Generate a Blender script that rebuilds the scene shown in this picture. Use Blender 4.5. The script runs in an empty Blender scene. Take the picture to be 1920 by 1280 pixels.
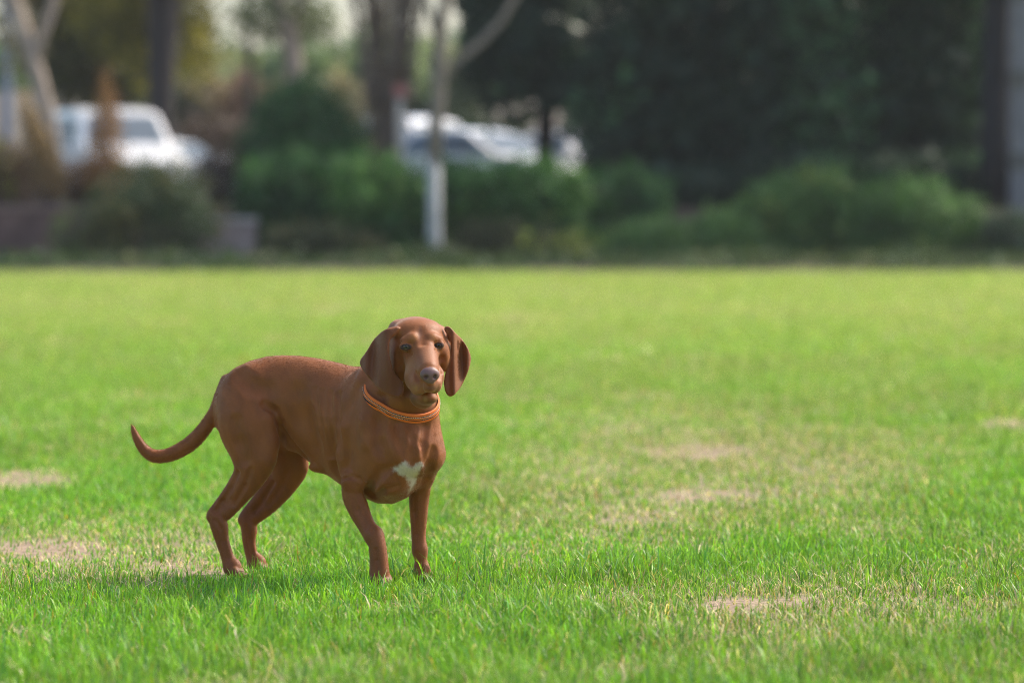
import bpy, bmesh, math, random
import numpy as np
from mathutils import Vector, Matrix
from mathutils.bvhtree import BVHTree

random.seed(7)
RNG = np.random.default_rng(11)
SC = bpy.context.scene
COL = SC.collection
R = math.radians

# ------------------------------------------------------------------ camera
FPX = 7200.0                      # focal length in pixels of the 1920 px wide photograph (135 mm)
CAM_H = 1.0
PITCH = math.atan(250 / FPX)
cam_d = bpy.data.cameras.new('camera')
cam = bpy.data.objects.new('camera', cam_d)
COL.objects.link(cam)
cam.location = (0, 0, CAM_H)
cam.rotation_euler = (R(90) - PITCH, 0, 0)
cam_d.sensor_width = 36.0
cam_d.lens = 135.0
cam_d.clip_start = 0.1
cam_d.clip_end = 3000
cam_d.dof.use_dof = True
cam_d.dof.focus_distance = 10.02
cam_d.dof.aperture_fstop = 2.5
SC.camera = cam

# ------------------------------------------------------------------ world, sun, exposure
SUN_EL, SUN_AZ = R(44), R(28)      # azimuth measured from +X (right) towards +Y (away)
world = bpy.data.worlds.new('World')
SC.world = world
world.use_nodes = True
wn = world.node_tree
bg = wn.nodes['Background']
sky = wn.nodes.new('ShaderNodeTexSky')
sky.sky_type = 'NISHITA'
sky.sun_disc = False
sky.sun_elevation = SUN_EL
sky.sun_rotation = R(90) - SUN_AZ
sky.air_density = 1.0
sky.dust_density = 3.0
sky.ozone_density = 1.0
wn.links.new(sky.outputs[0], bg.inputs[0])
bg.inputs[1].default_value = 0.15
sun_d = bpy.data.lights.new('sun', 'SUN')
sun_d.energy = 2.4
sun_d.angle = R(9.0)
sun_d.color = (1.0, 0.91, 0.78)
sun = bpy.data.objects.new('sun', sun_d)
COL.objects.link(sun)
sv = Vector((math.cos(SUN_AZ) * math.cos(SUN_EL), math.sin(SUN_AZ) * math.cos(SUN_EL), math.sin(SUN_EL)))
sun.rotation_euler = sv.to_track_quat('Z', 'Y').to_euler()
sun.location = (6, 14, 8)
SC.view_settings.view_transform = 'Standard'
SC.view_settings.look = 'None'
SC.view_settings.exposure = 0.95
SC.view_settings.gamma = 1.0
SC.cycles.filter_width = 1.0
SC.cycles.denoising_prefilter = 'NONE'

# ------------------------------------------------------------------ helpers
def at(px, py, t):
    """world point seen at photo pixel (px, py) whose distance along +Y is t"""
    cp, sp = math.cos(PITCH), math.sin(PITCH)
    a, b = (px - 960) / FPX, (640 - py) / FPX
    d = np.array([a, cp + b * sp, -sp + b * cp])
    d = d * (t / d[1])
    return np.array([d[0], t, CAM_H + d[2]])

def tag(o, label=None, cat=None, group=None, kind=None):
    if label: o['label'] = label
    if cat: o['category'] = cat
    if group: o['group'] = group
    if kind: o['kind'] = kind
    return o

def empty(name, loc, rz=0.0):
    o = bpy.data.objects.new(name, None)
    o.empty_display_size = 0.2
    COL.objects.link(o)
    o.location = loc
    o.rotation_euler = (0, 0, rz)
    return o

def link_mesh(name, me, mat=None, parent=None, smooth=True):
    o = bpy.data.objects.new(name, me)
    COL.objects.link(o)
    if mat is not None and not me.materials:
        me.materials.append(mat)
    if parent is not None:
        o.parent = parent
    if smooth and len(me.polygons):
        me.polygons.foreach_set('use_smooth', np.ones(len(me.polygons), dtype=bool))
    return o

def np_mesh(name, verts, faces, colors=None):
    """faces: list of arrays (n,k) of one k each"""
    me = bpy.data.meshes.new(name)
    verts = np.asarray(verts, dtype=np.float32)
    me.vertices.add(len(verts))
    me.vertices.foreach_set('co', verts.ravel())
    if not isinstance(faces, (list, tuple)):
        faces = [faces]
    nl = sum(f.size for f in faces)
    nf = sum(len(f) for f in faces)
    me.loops.add(nl)
    me.loops.foreach_set('vertex_index', np.concatenate([f.ravel() for f in faces]).astype(np.int32))
    me.polygons.add(nf)
    starts, tot = [], 0
    for f in faces:
        k = f.shape[1]
        starts.append(tot + np.arange(len(f)) * k)
        tot += f.size
    me.polygons.foreach_set('loop_start', np.concatenate(starts).astype(np.int32))
    me.update(calc_edges=True)
    if colors is not None:
        ca = me.color_attributes.new('col', 'FLOAT_COLOR', 'POINT')
        c4 = np.ones((len(verts), 4), dtype=np.float32)
        c4[:, :3] = colors
        ca.data.foreach_set('color', c4.ravel())
    return me

def bm_obj(name, bm, mat, parent=None, smooth=False):
    me = bpy.data.meshes.new(name)
    bm.to_mesh(me)
    bm.free()
    return link_mesh(name, me, mat, parent, smooth)

_lat = {}
def vnoise(x, y, seed=0):
    """2-D value noise 0..1"""
    if seed not in _lat:
        _lat[seed] = np.random.default_rng(seed + 100).random((256, 256)).astype(np.float32)
    L = _lat[seed]
    xi, yi = np.floor(x).astype(int), np.floor(y).astype(int)
    fx, fy = x - xi, y - yi
    fx = fx * fx * (3 - 2 * fx); fy = fy * fy * (3 - 2 * fy)
    a = L[xi % 256, yi % 256]; b = L[(xi + 1) % 256, yi % 256]
    c = L[xi % 256, (yi + 1) % 256]; d = L[(xi + 1) % 256, (yi + 1) % 256]
    return (a * (1 - fx) + b * fx) * (1 - fy) + (c * (1 - fx) + d * fx) * fy

def fbm(x, y, seed=0, o=3):
    s, a, n = 0, 1.0, 0
    for k in range(o):
        s = s + a * vnoise(x * 2 ** k, y * 2 ** k, seed + k)
        n += a; a *= 0.5
    return s / n

# ------------------------------------------------------------------ materials
def mat_new(name):
    m = bpy.data.materials.new(name)
    m.use_nodes = True
    nt = m.node_tree
    return m, nt, nt.nodes['Principled BSDF']

def mat_plain(name, col, rough=0.6, metal=0.0, noise=0.0, scale=20.0, spec=0.5, bump=0.0):
    m, nt, p = mat_new(name)
    p.inputs['Roughness'].default_value = rough
    p.inputs['Metallic'].default_value = metal
    p.inputs['Specular IOR Level'].default_value = spec
    p.inputs['Base Color'].default_value = (*col, 1)
    if noise or bump:
        tc = nt.nodes.new('ShaderNodeTexCoord')
        n = nt.nodes.new('ShaderNodeTexNoise')
        n.inputs['Scale'].default_value = scale
        n.inputs['Detail'].default_value = 6
        nt.links.new(tc.outputs['Object'], n.inputs['Vector'])
        if noise:
            r = nt.nodes.new('ShaderNodeValToRGB')
            r.color_ramp.elements[0].position = 0.3
            r.color_ramp.elements[1].position = 0.7
            r.color_ramp.elements[0].color = (*[c * (1 - noise) for c in col], 1)
            r.color_ramp.elements[1].color = (*[min(1, c * (1 + noise)) for c in col], 1)
            nt.links.new(n.outputs['Fac'], r.inputs['Fac'])
            nt.links.new(r.outputs['Color'], p.inputs['Base Color'])
        if bump:
            b = nt.nodes.new('ShaderNodeBump')
            b.inputs['Strength'].default_value = bump
            b.inputs['Distance'].default_value = 0.02
            nt.links.new(n.outputs['Fac'], b.inputs['Height'])
            nt.links.new(b.outputs['Normal'], p.inputs['Normal'])
    return m

def mat_leaf(name, transl=0.35, rough=0.55, spec=0.3):
    """leaf / blade: colour from the mesh attribute, light passes through"""
    m, nt, p = mat_new(name)
    a = nt.nodes.new('ShaderNodeAttribute'); a.attribute_name = 'col'
    p.inputs['Roughness'].default_value = rough
    p.inputs['Specular IOR Level'].default_value = spec
    nt.links.new(a.outputs['Color'], p.inputs['Base Color'])
    tr = nt.nodes.new('ShaderNodeBsdfTranslucent')
    g = nt.nodes.new('ShaderNodeMix'); g.data_type = 'RGBA'; g.blend_type = 'MULTIPLY'
    g.inputs[0].default_value = 1.0
    g.inputs[7].default_value = (1.15, 1.25, 0.6, 1)
    nt.links.new(a.outputs['Color'], g.inputs[6])
    nt.links.new(g.outputs[2], tr.inputs['Color'])
    mx = nt.nodes.new('ShaderNodeMixShader'); mx.inputs[0].default_value = transl
    nt.links.new(p.outputs[0], mx.inputs[1]); nt.links.new(tr.outputs[0], mx.inputs[2])
    nt.links.new(mx.outputs[0], nt.nodes['Material Output'].inputs[0])
    return m

M_LEAF = mat_leaf('leaf', 0.3)
M_GRASS = mat_leaf('grass_blade', 0.38, 0.40, 0.27)

# ------------------------------------------------------------------ ground, terrace, bank
FIELD_END = 60.0
# bare, dry patches of the lawn: pixel centre, half width px, half height px, strength
PATCHES = [(1340, 880, 360, 80, .62), (1200, 980, 280, 45, .5), (170, 1040, 280, 60, .6), (1500, 1150, 320, 55, .5), (1250, 790, 260, 30, .4),
           (1320, 850, 110, 16, 1.0), (1180, 812, 60, 20, .6), (1410, 835, 90, 18, .5), (1320, 932, 100, 18, .9), (1210, 975, 90, 16, .8),
           (1560, 965, 60, 20, .45), (1380, 1143, 75, 20, 1.0), (1490, 1133, 40, 15, .8), (1830, 1150, 80, 25, .6), (1885, 797, 45, 9, .9),
           (45, 905, 85, 14, 1.0), (90, 1032, 110, 22, 1.0), (250, 1030, 90, 26, .7), (370, 1068, 70, 18, .8), (660, 905, 50, 14, .3),
           (960, 600, 60, 6, .5), (1050, 545, 80, 5, .4), (300, 745, 120, 10, .3), (900, 1150, 70, 14, .4), (560, 1250, 120, 16, .35),
           (1210, 745, 70, 8, .5), (1650, 1010, 80, 15, .4), (1180, 1262, 90, 14, .5), (1700, 905, 60, 12, .35), (30, 805, 60, 10, .4)]

def bare(x, y):
    """0 = lush, 1 = bare soil"""
    t = np.maximum(y, 0.5)
    px = 960 + FPX * x / t
    py = 390 + FPX * CAM_H / t
    w = 0.55 + 0.9 * fbm(x * 6, y * 2.5, 31)
    b = np.zeros_like(px)
    w2_ = fbm(x * 16, y * 7, 35)
    for cx, cy, rx, ry, s in PATCHES:
        q = ((px - cx) / rx) ** 2 + ((py - cy) / ry) ** 2
        b = np.maximum(b, s * .92 * np.clip(1.35 - q * w * 0.62 + .5 * (w2_ - .5), 0, 1))
    n = fbm(x * 1.7, y * 0.9, 41)
    b = np.maximum(b, np.clip((n - 0.63) * 3.5, 0, 0.5))
    return np.clip(b, 0, 1)

def build_ground():
    m, nt, p = mat_new('soil_and_thatch')
    tc = nt.nodes.new('ShaderNodeTexCoord')
    n1 = nt.nodes.new('ShaderNodeTexNoise'); n1.inputs['Scale'].default_value = 35; n1.inputs['Detail'].default_value = 8
    n2 = nt.nodes.new('ShaderNodeTexNoise'); n2.inputs['Scale'].default_value = 1.3; n2.inputs['Detail'].default_value = 4
    nt.links.new(tc.outputs['Object'], n1.inputs['Vector']); nt.links.new(tc.outputs['Object'], n2.inputs['Vector'])
    r1 = nt.nodes.new('ShaderNodeValToRGB')
    r1.color_ramp.elements[0].position = .3; r1.color_ramp.elements[0].color = (.17, .115, .065, 1)
    r1.color_ramp.elements[1].position = .68; r1.color_ramp.elements[1].color = (.42, .30, .20, 1)
    nt.links.new(n1.outputs['Fac'], r1.inputs['Fac'])
    r2 = nt.nodes.new('ShaderNodeValToRGB')
    r2.color_ramp.elements[0].position = .35; r2.color_ramp.elements[0].color = (.11, .15, .03, 1)
    r2.color_ramp.elements[1].position = .65; r2.color_ramp.elements[1].color = (.27, .28, .085, 1)
    nt.links.new(n1.outputs['Fac'], r2.inputs['Fac'])
    a = nt.nodes.new('ShaderNodeAttribute'); a.attribute_name = 'col'
    mx = nt.nodes.new('ShaderNodeMix'); mx.data_type = 'RGBA'
    nt.links.new(a.outputs['Fac'], mx.inputs[0])
    nt.links.new(r2.outputs['Color'], mx.inputs[6]); nt.links.new(r1.outputs['Color'], mx.inputs[7])
    nt.links.new(mx.outputs[2], p.inputs['Base Color'])
    p.inputs['Roughness'].default_value = 0.95
    b = nt.nodes.new('ShaderNodeBump'); b.inputs['Distance'].default_value = .01; b.inputs['Strength'].default_value = .7
    nt.links.new(n1.outputs['Fac'], b.inputs['Height']); nt.links.new(b.outputs['Normal'], p.inputs['Normal'])
    ys = np.concatenate([[-30, 0, 4], np.arange(7, 22, .05), np.arange(22, FIELD_END, .35), [FIELD_END, 66.4]])
    us = np.concatenate([[-60, -20, -8, -3], np.linspace(-1, 1, 120), [3, 8, 20, 60]])
    yy, uu = np.meshgrid(ys, us, indexing='ij')
    hw = np.where(yy < 1, 1.2, 0.16 * np.maximum(yy, 1) + .9)
    xx = uu * hw
    bb = bare(xx, yy)
    zz = np.zeros_like(xx) + 0.012 * (fbm(xx * 3, yy * 3, 5) - .5)
    V = np.stack([xx, yy, zz], -1).reshape(-1, 3)
    nr, nc = xx.shape
    i = np.arange(nr - 1)[:, None] * nc + np.arange(nc - 1)[None]
    F = np.stack([i, i + 1, i + nc + 1, i + nc], -1).reshape(-1, 4)
    c = np.repeat(np.clip(bb.reshape(-1, 1) * 1.0 + .12, 0, 1), 3, axis=1)
    me = np_mesh('ground', V, [F], c)
    tag(link_mesh('ground', me, m), kind='structure')

    # soil bed between the lawn and the planting, the raised terrace with the car park, the dry bank
    soil = mat_plain('bed_soil', (.09, .065, .045), .95, noise=.4, scale=6, bump=.5)
    asp = mat_plain('asphalt', (.06, .06, .06), .9, noise=.2, scale=3, bump=.3)
    def strip(name, rows, mat, nx=60, x0=-60, x1=60, wob=0.0):
        xs = np.linspace(x0, x1, nx)
        V = []
        for (y, z) in rows:
            for x in xs:
                V.append((x, y, z + wob * (float(vnoise(np.array(x * .3), np.array(y * .3), 9)) - .5)))
        n = len(xs)
        F = []
        for r_ in range(len(rows) - 1):
            for k in range(n - 1):
                F.append((r_ * n + k, r_ * n + k + 1, (r_ + 1) * n + k + 1, (r_ + 1) * n + k))
        me = np_mesh(name, np.array(V), [np.array(F)])
        return tag(link_mesh(name, me, mat), kind='structure')
    strip('flower_bed', [(FIELD_END + .15, .012), (FIELD_END + .5, .05), (65.6, .16), (66.0, 1.0), (69.9, 1.0)], soil, wob=.02)
    strip('car_park', [(69.9, 1.005), (92, 1.02)], asp)
    dry = mat_plain('dry_grass', (.13, .11, .08), .95, noise=.35, scale=.6, bump=.4)
    strip('bank', [(92, 1.02), (94, 1.3), (104, 3.6), (112, 4.4), (125, 4.6), (400, 5.0), (2000, 6.0)], dry, nx=120, x0=-400, x1=400, wob=.5)

# ------------------------------------------------------------------ grass
def blades(x, y, h, w, lean, col, tipcol, nseg):
    n = len(x)
    ang = RNG.random(n) * 2 * np.pi
    dx, dy = np.cos(ang), np.sin(ang)                   # lean direction
    wa = ang + np.pi / 2 + RNG.normal(0, .5, n)           # width direction
    wx, wy = np.cos(wa), np.sin(wa)
    lv = 2 * nseg + 1
    V = np.zeros((n, lv, 3), np.float32)
    C = np.zeros((n, lv, 3), np.float32)
    for k in range(nseg + 1):
        f = k / nseg
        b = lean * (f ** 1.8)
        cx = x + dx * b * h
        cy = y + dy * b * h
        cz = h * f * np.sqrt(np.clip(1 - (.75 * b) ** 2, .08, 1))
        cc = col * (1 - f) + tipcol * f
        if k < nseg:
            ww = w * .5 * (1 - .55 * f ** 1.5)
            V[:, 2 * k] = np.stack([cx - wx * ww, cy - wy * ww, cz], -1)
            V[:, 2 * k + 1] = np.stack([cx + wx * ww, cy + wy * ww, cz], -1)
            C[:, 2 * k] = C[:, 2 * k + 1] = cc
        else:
            V[:, 2 * k] = np.stack([cx, cy, cz], -1); C[:, 2 * k] = cc
    base = (np.arange(n) * lv)[:, None]
    Q = []
    for k in range(nseg - 1):
        Q.append(base + np.array([[2 * k, 2 * k + 1, 2 * k + 3, 2 * k + 2]]))
    q = np.concatenate(Q) if Q else np.zeros((0, 4), int)
    t = base + np.array([[2 * nseg - 2, 2 * nseg - 1, 2 * nseg]])
    return V.reshape(-1, 3), q, t, C.reshape(-1, 3)

def build_grass():
    PAWS = [tuple(D(*q)[:2]) for q in ((441, 1078, -.078), (487, 1070, .062), (712, 1092, -.086), (792, 1080, .07))]
    Vs, Qs, Ts, Cs, off = [], [], [], [], 0
    #        y0,   y1,  density, width,  nseg, margin
    bands = [(6.6, 9.0, 9000, .0030, 3, 1.5), (9.0, 12.5, 9500, .0031, 3, 1.5), (12.5, 17, 6200, .0036, 3, 1.5), (17, 24, 3400, .0050, 2, 1.8),
             (24, 36, 1500, .0085, 2, 2.5), (36, 50, 620, .015, 1, 3.0), (50, FIELD_END + .15, 420, .022, 1, 4.0),
             (1.5, 20, 900, .009, 2, -16), (20, FIELD_END + .15, 130, .026, 1, -26)]     # negative: the surroundings outside the view
    for (y0, y1, dens, w0, nseg, mar) in bands:
        outer = mar < 0
        wmax = -mar * 2 if outer else .1334 * y1 * 2 + 2 * mar
        n = int(dens * wmax * (y1 - y0))
        y = y0 + (y1 - y0) * RNG.random(n)
        x = (RNG.random(n) - .5) * wmax
        if outer:
            inner = np.interp(y, [0, 6.59, 6.6, 17, 24, 36, 50, 61], [-1, -1, 1.5, 1.5, 1.8, 2.5, 3.0, 4.0])
            k = (np.abs(x) > .1334 * y + inner - .05) | (y < 6.6)
        else:
            k = np.abs(x) < .1334 * y + mar
        x, y = x[k], y[k]
        # gather the blades of a tuft
        tu = .02 * (y1 / 10)
        x = x + RNG.normal(0, .004, len(x)); 
        b = bare(x, y)
        tuft = fbm(x * 9, y * 9, 3, 3)
        big = fbm(x * .9, y * .45, 17, 3)
        keep = RNG.random(len(x)) < np.clip(1.06 - b * (.55 + .62 * fbm(x * 12, y * 9, 77)), .08, 1) * np.clip(.35 + 1.25 * tuft, .2, 1)
        x, y, b, tuft, big = x[keep], y[keep], b[keep], tuft[keep], big[keep]
        n = len(x)
        h = (.015 + .038 * tuft ** 1.8 + .009 * big) * RNG.lognormal(0, .33, n) * (1 - .60 * b)
        h *= np.where(y < 9.4, 1.15, 1.0)
        tall = RNG.random(n) < .012
        h = np.where(tall, h * 1.7, h) * (.62 + .8 * fbm(x * 2.6, y * 1.8, 57))
        for (qx, qy) in PAWS:
            h = h * (1 + .15 * np.clip(1.3 - np.hypot(x - qx, y - qy + .02) / .10, 0, 1))
        h = np.clip(h, .009, .11)
        w = w0 * RNG.lognormal(0, .28, n)
        lean = np.abs(RNG.normal(.45, .36, n))
        lean = np.clip(lean, 0, 1.25)
        # colours
        g = np.array([[.080, .275, .010]]); g2 = np.array([[.20, .385, .020]]); g3 = np.array([[.045, .20, .045]]); st = np.array([[.56, .46, .27]])
        r = RNG.random((n, 1))
        far = np.clip((y[:, None] - 11) / 26, 0, 1)
        bigc = np.clip((big[:, None] - .3) * 2.2, 0, 1)
        col = g * (1 - r) + g2 * r
        dk = (RNG.random((n, 1)) < .14 + .3 * np.clip((tuft[:, None] - .5) * 3, 0, 1)) * (1 - .6 * far)
        col = col * (1 - dk) + g3 * dk
        yel = np.array([[.345, .385, .12]])
        yf = np.clip(.06 + .32 * bigc * r + .50 * far, 0, .85)
        col = col * (1 - yf) + yel * yf
        pst = .035 + .09 * far[:, 0] + .42 * b + .10 * (bigc[:, 0] > .6)
        ss = (RNG.random(n) < pst)[:, None]
        stc = st * (.6 + .6 * RNG.random((n, 1)))
        col = np.where(ss, stc, col)
        ora = (RNG.random((n, 1)) < .012)
        col = np.where(ora, np.array([[.42, .26, .05]]), col)
        lean = np.where(ss[:, 0], np.clip(lean + .45, 0, 1.3), lean)
        col = col * RNG.lognormal(.03, .30, (n, 1)) * (1.12 - .28 * bigc * (1 - far)) 
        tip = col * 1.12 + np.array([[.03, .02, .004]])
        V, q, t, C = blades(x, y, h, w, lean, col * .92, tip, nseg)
        Vs.append(V); Qs.append(q + off); Ts.append(t + off); Cs.append(C); off += len(V)
    me = np_mesh('grass', np.concatenate(Vs), [np.concatenate(Qs), np.concatenate(Ts)], np.concatenate(Cs))
    tag(link_mesh('grass', me, M_GRASS), 'short green lawn grass with dry straw-coloured patches', 'grass', kind='stuff')

# ------------------------------------------------------------------ the dog: an implicit body turned into one mesh
VOX = 0.0025
S_LEN, TH0, TH1 = 0.66, 6.0, 50.0
_ss = np.linspace(-.45, .95, 1401)
_th = np.radians(TH0 + (TH1 - TH0) * np.clip(_ss, 0, S_LEN + .05) / S_LEN)
_i0 = int(np.argmin(np.abs(_ss)))
_dx = np.cos(_th) * .001; _dy = -np.sin(_th) * .001
_cx = np.cumsum(_dx); _cy = np.cumsum(_dy)
RUMP = at(412, 720, 10.42)
_cx = _cx - _cx[_i0] + RUMP[0]; _cy = _cy - _cy[_i0] + RUMP[1]

def D(px, py, v=0.0):
    """point of the dog seen at pixel (px, py), v metres to the dog's left of its curved spine"""
    qx = _cx + v * np.sin(_th); qy = _cy + v * np.cos(_th)
    e = np.abs(960 + FPX * qx / qy - px)
    k = int(np.argmin(e))
    return at(px, py, float(qy[k]))

def s_of(px):
    e = np.abs(960 + FPX * _cx / _cy - px)
    return float(_ss[int(np.argmin(e))])

class Field:
    def __init__(self, lo, hi, vox):
        self.lo = np.array(lo); self.vox = vox
        self.n = np.ceil((np.array(hi) - self.lo) / vox).astype(int)
        self.f = np.full(self.n, 0.05, np.float32)
        self.ax = [self.lo[i] + vox * np.arange(self.n[i]) for i in range(3)]
    def box(self, lo, hi):
        a = np.clip(np.floor((np.array(lo) - self.lo) / self.vox).astype(int), 0, self.n)
        b = np.clip(np.ceil((np.array(hi) - self.lo) / self.vox).astype(int) + 1, 0, self.n)
        sl = tuple(slice(a[i], b[i]) for i in range(3))
        g = [self.ax[0][sl[0]][:, None, None].astype(np.float32), self.ax[1][sl[1]][None, :, None].astype(np.float32), self.ax[2][sl[2]][None, None, :].astype(np.float32)]
        return sl, g
    def merge(self, sl, d, k, sub=False):
        f = self.f[sl]
        if sub:
            d = -d
            if k > 0:
                h = np.maximum(k - np.abs(f - d), 0) / k
                self.f[sl] = np.maximum(f, d) + h * h * k * .25
            else: self.f[sl] = np.maximum(f, d)
        else:
            if k > 0:
                h = np.maximum(k - np.abs(f - d), 0) / k
                self.f[sl] = np.minimum(f, d) - h * h * k * .25
            else: self.f[sl] = np.minimum(f, d)
    def _cone(self, g, a, b, ra, rb, squash=None):
        P = [g[i] - a[i] for i in range(3)]
        ba = b - a
        if squash is not None:
            ax, s = squash
            ax = np.asarray(ax, float); ax = ax / np.linalg.norm(ax)
            pv = P[0] * ax[0] + P[1] * ax[1] + P[2] * ax[2]
            q = (1 / s - 1)
            P = [P[i] + pv * ax[i] * q for i in range(3)]
            ba = ba + ax * np.dot(ba, ax) * q
        L2 = max(np.dot(ba, ba), 1e-9)
        h = np.clip((P[0] * ba[0] + P[1] * ba[1] + P[2] * ba[2]) / L2, 0, 1)
        r = ra + (rb - ra) * h
        d = np.sqrt((P[0] - ba[0] * h) ** 2 + (P[1] - ba[1] * h) ** 2 + (P[2] - ba[2] * h) ** 2) - r
        if squash is not None:
            d = d * (0.5 + 0.5 * squash[1])
        return d
    def cone(self, a, b, ra, rb, k=.02, squash=None, sub=False):
        """round cone a->b; squash=(axis, s): shrink by s along the axis"""
        a = np.asarray(a, float); b = np.asarray(b, float)
        m = max(ra, rb) + k + .008
        sl, g = self.box(np.minimum(a, b) - m, np.maximum(a, b) + m)
        self.merge(sl, self._cone(g, a, b, ra, rb, squash).astype(np.float32), k, sub)
    def ell(self, c, r, rot=None, k=.02, sub=False):
        c = np.asarray(c, float); r = np.asarray(r, float)
        m = r.max() + k + .008
        sl, g = self.box(c - m, c + m)
        P = [g[i] - c[i] for i in range(3)]
        if rot is None: rot = np.eye(3)
        Q = [P[0] * rot[j][0] + P[1] * rot[j][1] + P[2] * rot[j][2] for j in range(3)]
        k0 = np.sqrt((Q[0] / r[0]) ** 2 + (Q[1] / r[1]) ** 2 + (Q[2] / r[2]) ** 2)
        k1 = np.sqrt((Q[0] / r[0] ** 2) ** 2 + (Q[1] / r[1] ** 2) ** 2 + (Q[2] / r[2] ** 2) ** 2) + 1e-6
        d = k0 * (k0 - 1) / k1
        d = np.clip(d, -.06, .1)
        self.merge(sl, d.astype(np.float32), k, sub)
    def chain(self, pts, k=.02, squash=None):
        """a string of round cones joined hard to each other, then blended once into the body"""
        if len(pts) > 2:                                   # round the polyline
            Q_ = np.array([[*p[0], p[1]] for p in pts]); E_ = np.vstack([2 * Q_[0] - Q_[1], Q_, 2 * Q_[-1] - Q_[-2]])
            out = []
            for i in range(len(Q_) - 1):
                p0, p1, p2, p3 = E_[i:i + 4]
                for t_ in (0, .25, .5, .75):
                    out.append(.5 * (2 * p1 + (p2 - p0) * t_ + (2 * p0 - 5 * p1 + 4 * p2 - p3) * t_ ** 2 + (3 * p1 - p0 - 3 * p2 + p3) * t_ ** 3))
            out.append(Q_[-1])
            pts = [(q[:3], max(q[3], .001)) for q in out]
        A = np.array([p[0] for p in pts]); rm = max(p[1] for p in pts)
        m = rm + k + .008
        sl, g = self.box(A.min(0) - m, A.max(0) + m)
        D_ = None
        for (a, ra), (b, rb) in zip(pts[:-1], pts[1:]):
            d = self._cone(g, np.asarray(a, float), np.asarray(b, float), ra, rb, squash)
            if D_ is None: D_ = d
            else:
                kk = .0015
                h = np.maximum(kk - np.abs(D_ - d), 0) / kk
                D_ = np.minimum(D_, d) - h * h * kk * .25
        self.merge(sl, D_.astype(np.float32), k)

def surface_nets(F):
    f = F.f
    s = f < 0
    nx, ny, nz = f.shape
    c = np.zeros((nx - 1, ny - 1, nz - 1), np.uint8)
    for i in (0, 1):
        for j in (0, 1):
            for k in (0, 1):
                c += s[i:nx - 1 + i, j:ny - 1 + j, k:nz - 1 + k]
    act = (c > 0) & (c < 8)
    I, J, K = np.nonzero(act)
    idx = np.full(act.shape, -1, np.int32)
    idx[I, J, K] = np.arange(len(I))
    corners = [(i, j, k) for i in (0, 1) for j in (0, 1) for k in (0, 1)]
    vals = {cc: f[I + cc[0], J + cc[1], K + cc[2]] for cc in corners}
    P = np.zeros((len(I), 3)); N = np.zeros(len(I))
    for a in corners:
        for ax in range(3):
            if a[ax]: continue
            b = list(a); b[ax] = 1; b = tuple(b)
            va, vb = vals[a], vals[b]
            m = (va < 0) != (vb < 0)
            t = np.where(m, va / np.where(m, va - vb, 1), 0)
            p = np.zeros((len(I), 3))
            for q in range(3): p[:, q] = a[q]
            p[:, ax] = t
            P += p * m[:, None]; N += m
    P = P / N[:, None] + np.stack([I, J, K], -1)
    V = F.lo + P * F.vox
    quads = []
    for ax in range(3):
        sl0 = [slice(1, -1)] * 3; sl1 = [slice(1, -1)] * 3
        sl0[ax] = slice(0, -1); sl1[ax] = slice(1, None)
        A, B = s[tuple(sl0)], s[tuple(sl1)]
        e = np.stack(np.nonzero(A != B), -1)
        ins = A[e[:, 0], e[:, 1], e[:, 2]]
        o = np.array([1, 1, 1]); o[ax] = 0
        e = e + o
        u, w = [(1, 2), (2, 0), (0, 1)][ax]
        def cell(du, dw):
            q = e.copy(); q[:, u] -= du; q[:, w] -= dw
            return idx[q[:, 0], q[:, 1], q[:, 2]]
        Q = np.stack([cell(1, 1), cell(0, 1), cell(0, 0), cell(1, 0)], -1)
        Q[~ins] = Q[~ins][:, ::-1]
        quads.append(Q)
    return V, np.concatenate(quads)

def relax(V, Q, it, lam=.5):
    E = np.concatenate([Q[:, [0, 1]], Q[:, [1, 2]], Q[:, [2, 3]], Q[:, [3, 0]]])
    n = len(V)
    deg = np.bincount(E[:, 0], minlength=n) + np.bincount(E[:, 1], minlength=n)
    deg = np.maximum(deg, 1)
    for i in range(it):
        for l in (lam, -lam * 1.04):
            A = np.zeros_like(V)
            for a in range(3):
                A[:, a] = np.bincount(E[:, 0], V[E[:, 1], a], n) + np.bincount(E[:, 1], V[E[:, 0], a], n)
            V = V + l * (A / deg[:, None] - V)
    return V

def poly_sdf(x, y, pts):
    """signed distance to a 2-D polygon"""
    d = np.full(x.shape, 1e9); s = np.ones(x.shape)
    n = len(pts)
    for i in range(n):
        ax, ay = pts[i]; bx, by = pts[i - 1]
        ex, ey = bx - ax, by - ay
        wx, wy = x - ax, y - ay
        h = np.clip((wx * ex + wy * ey) / (ex * ex + ey * ey), 0, 1)
        d = np.minimum(d, (wx - ex * h) ** 2 + (wy - ey * h) ** 2)
        c1 = y >= ay; c2 = y < by; c3 = ex * wy > ey * wx
        flip = (c1 & c2 & c3) | (~c1 & ~c2 & ~c3)
        s = np.where(flip, -s, s)
    return s * np.sqrt(d)

def smooth_poly(pts, it=2):
    for _ in range(it):
        q = []
        for i in range(len(pts)):
            a = np.array(pts[i]); b = np.array(pts[(i + 1) % len(pts)])
            q += [tuple(a * .75 + b * .25), tuple(a * .25 + b * .75)]
        pts = q
    return pts

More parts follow.
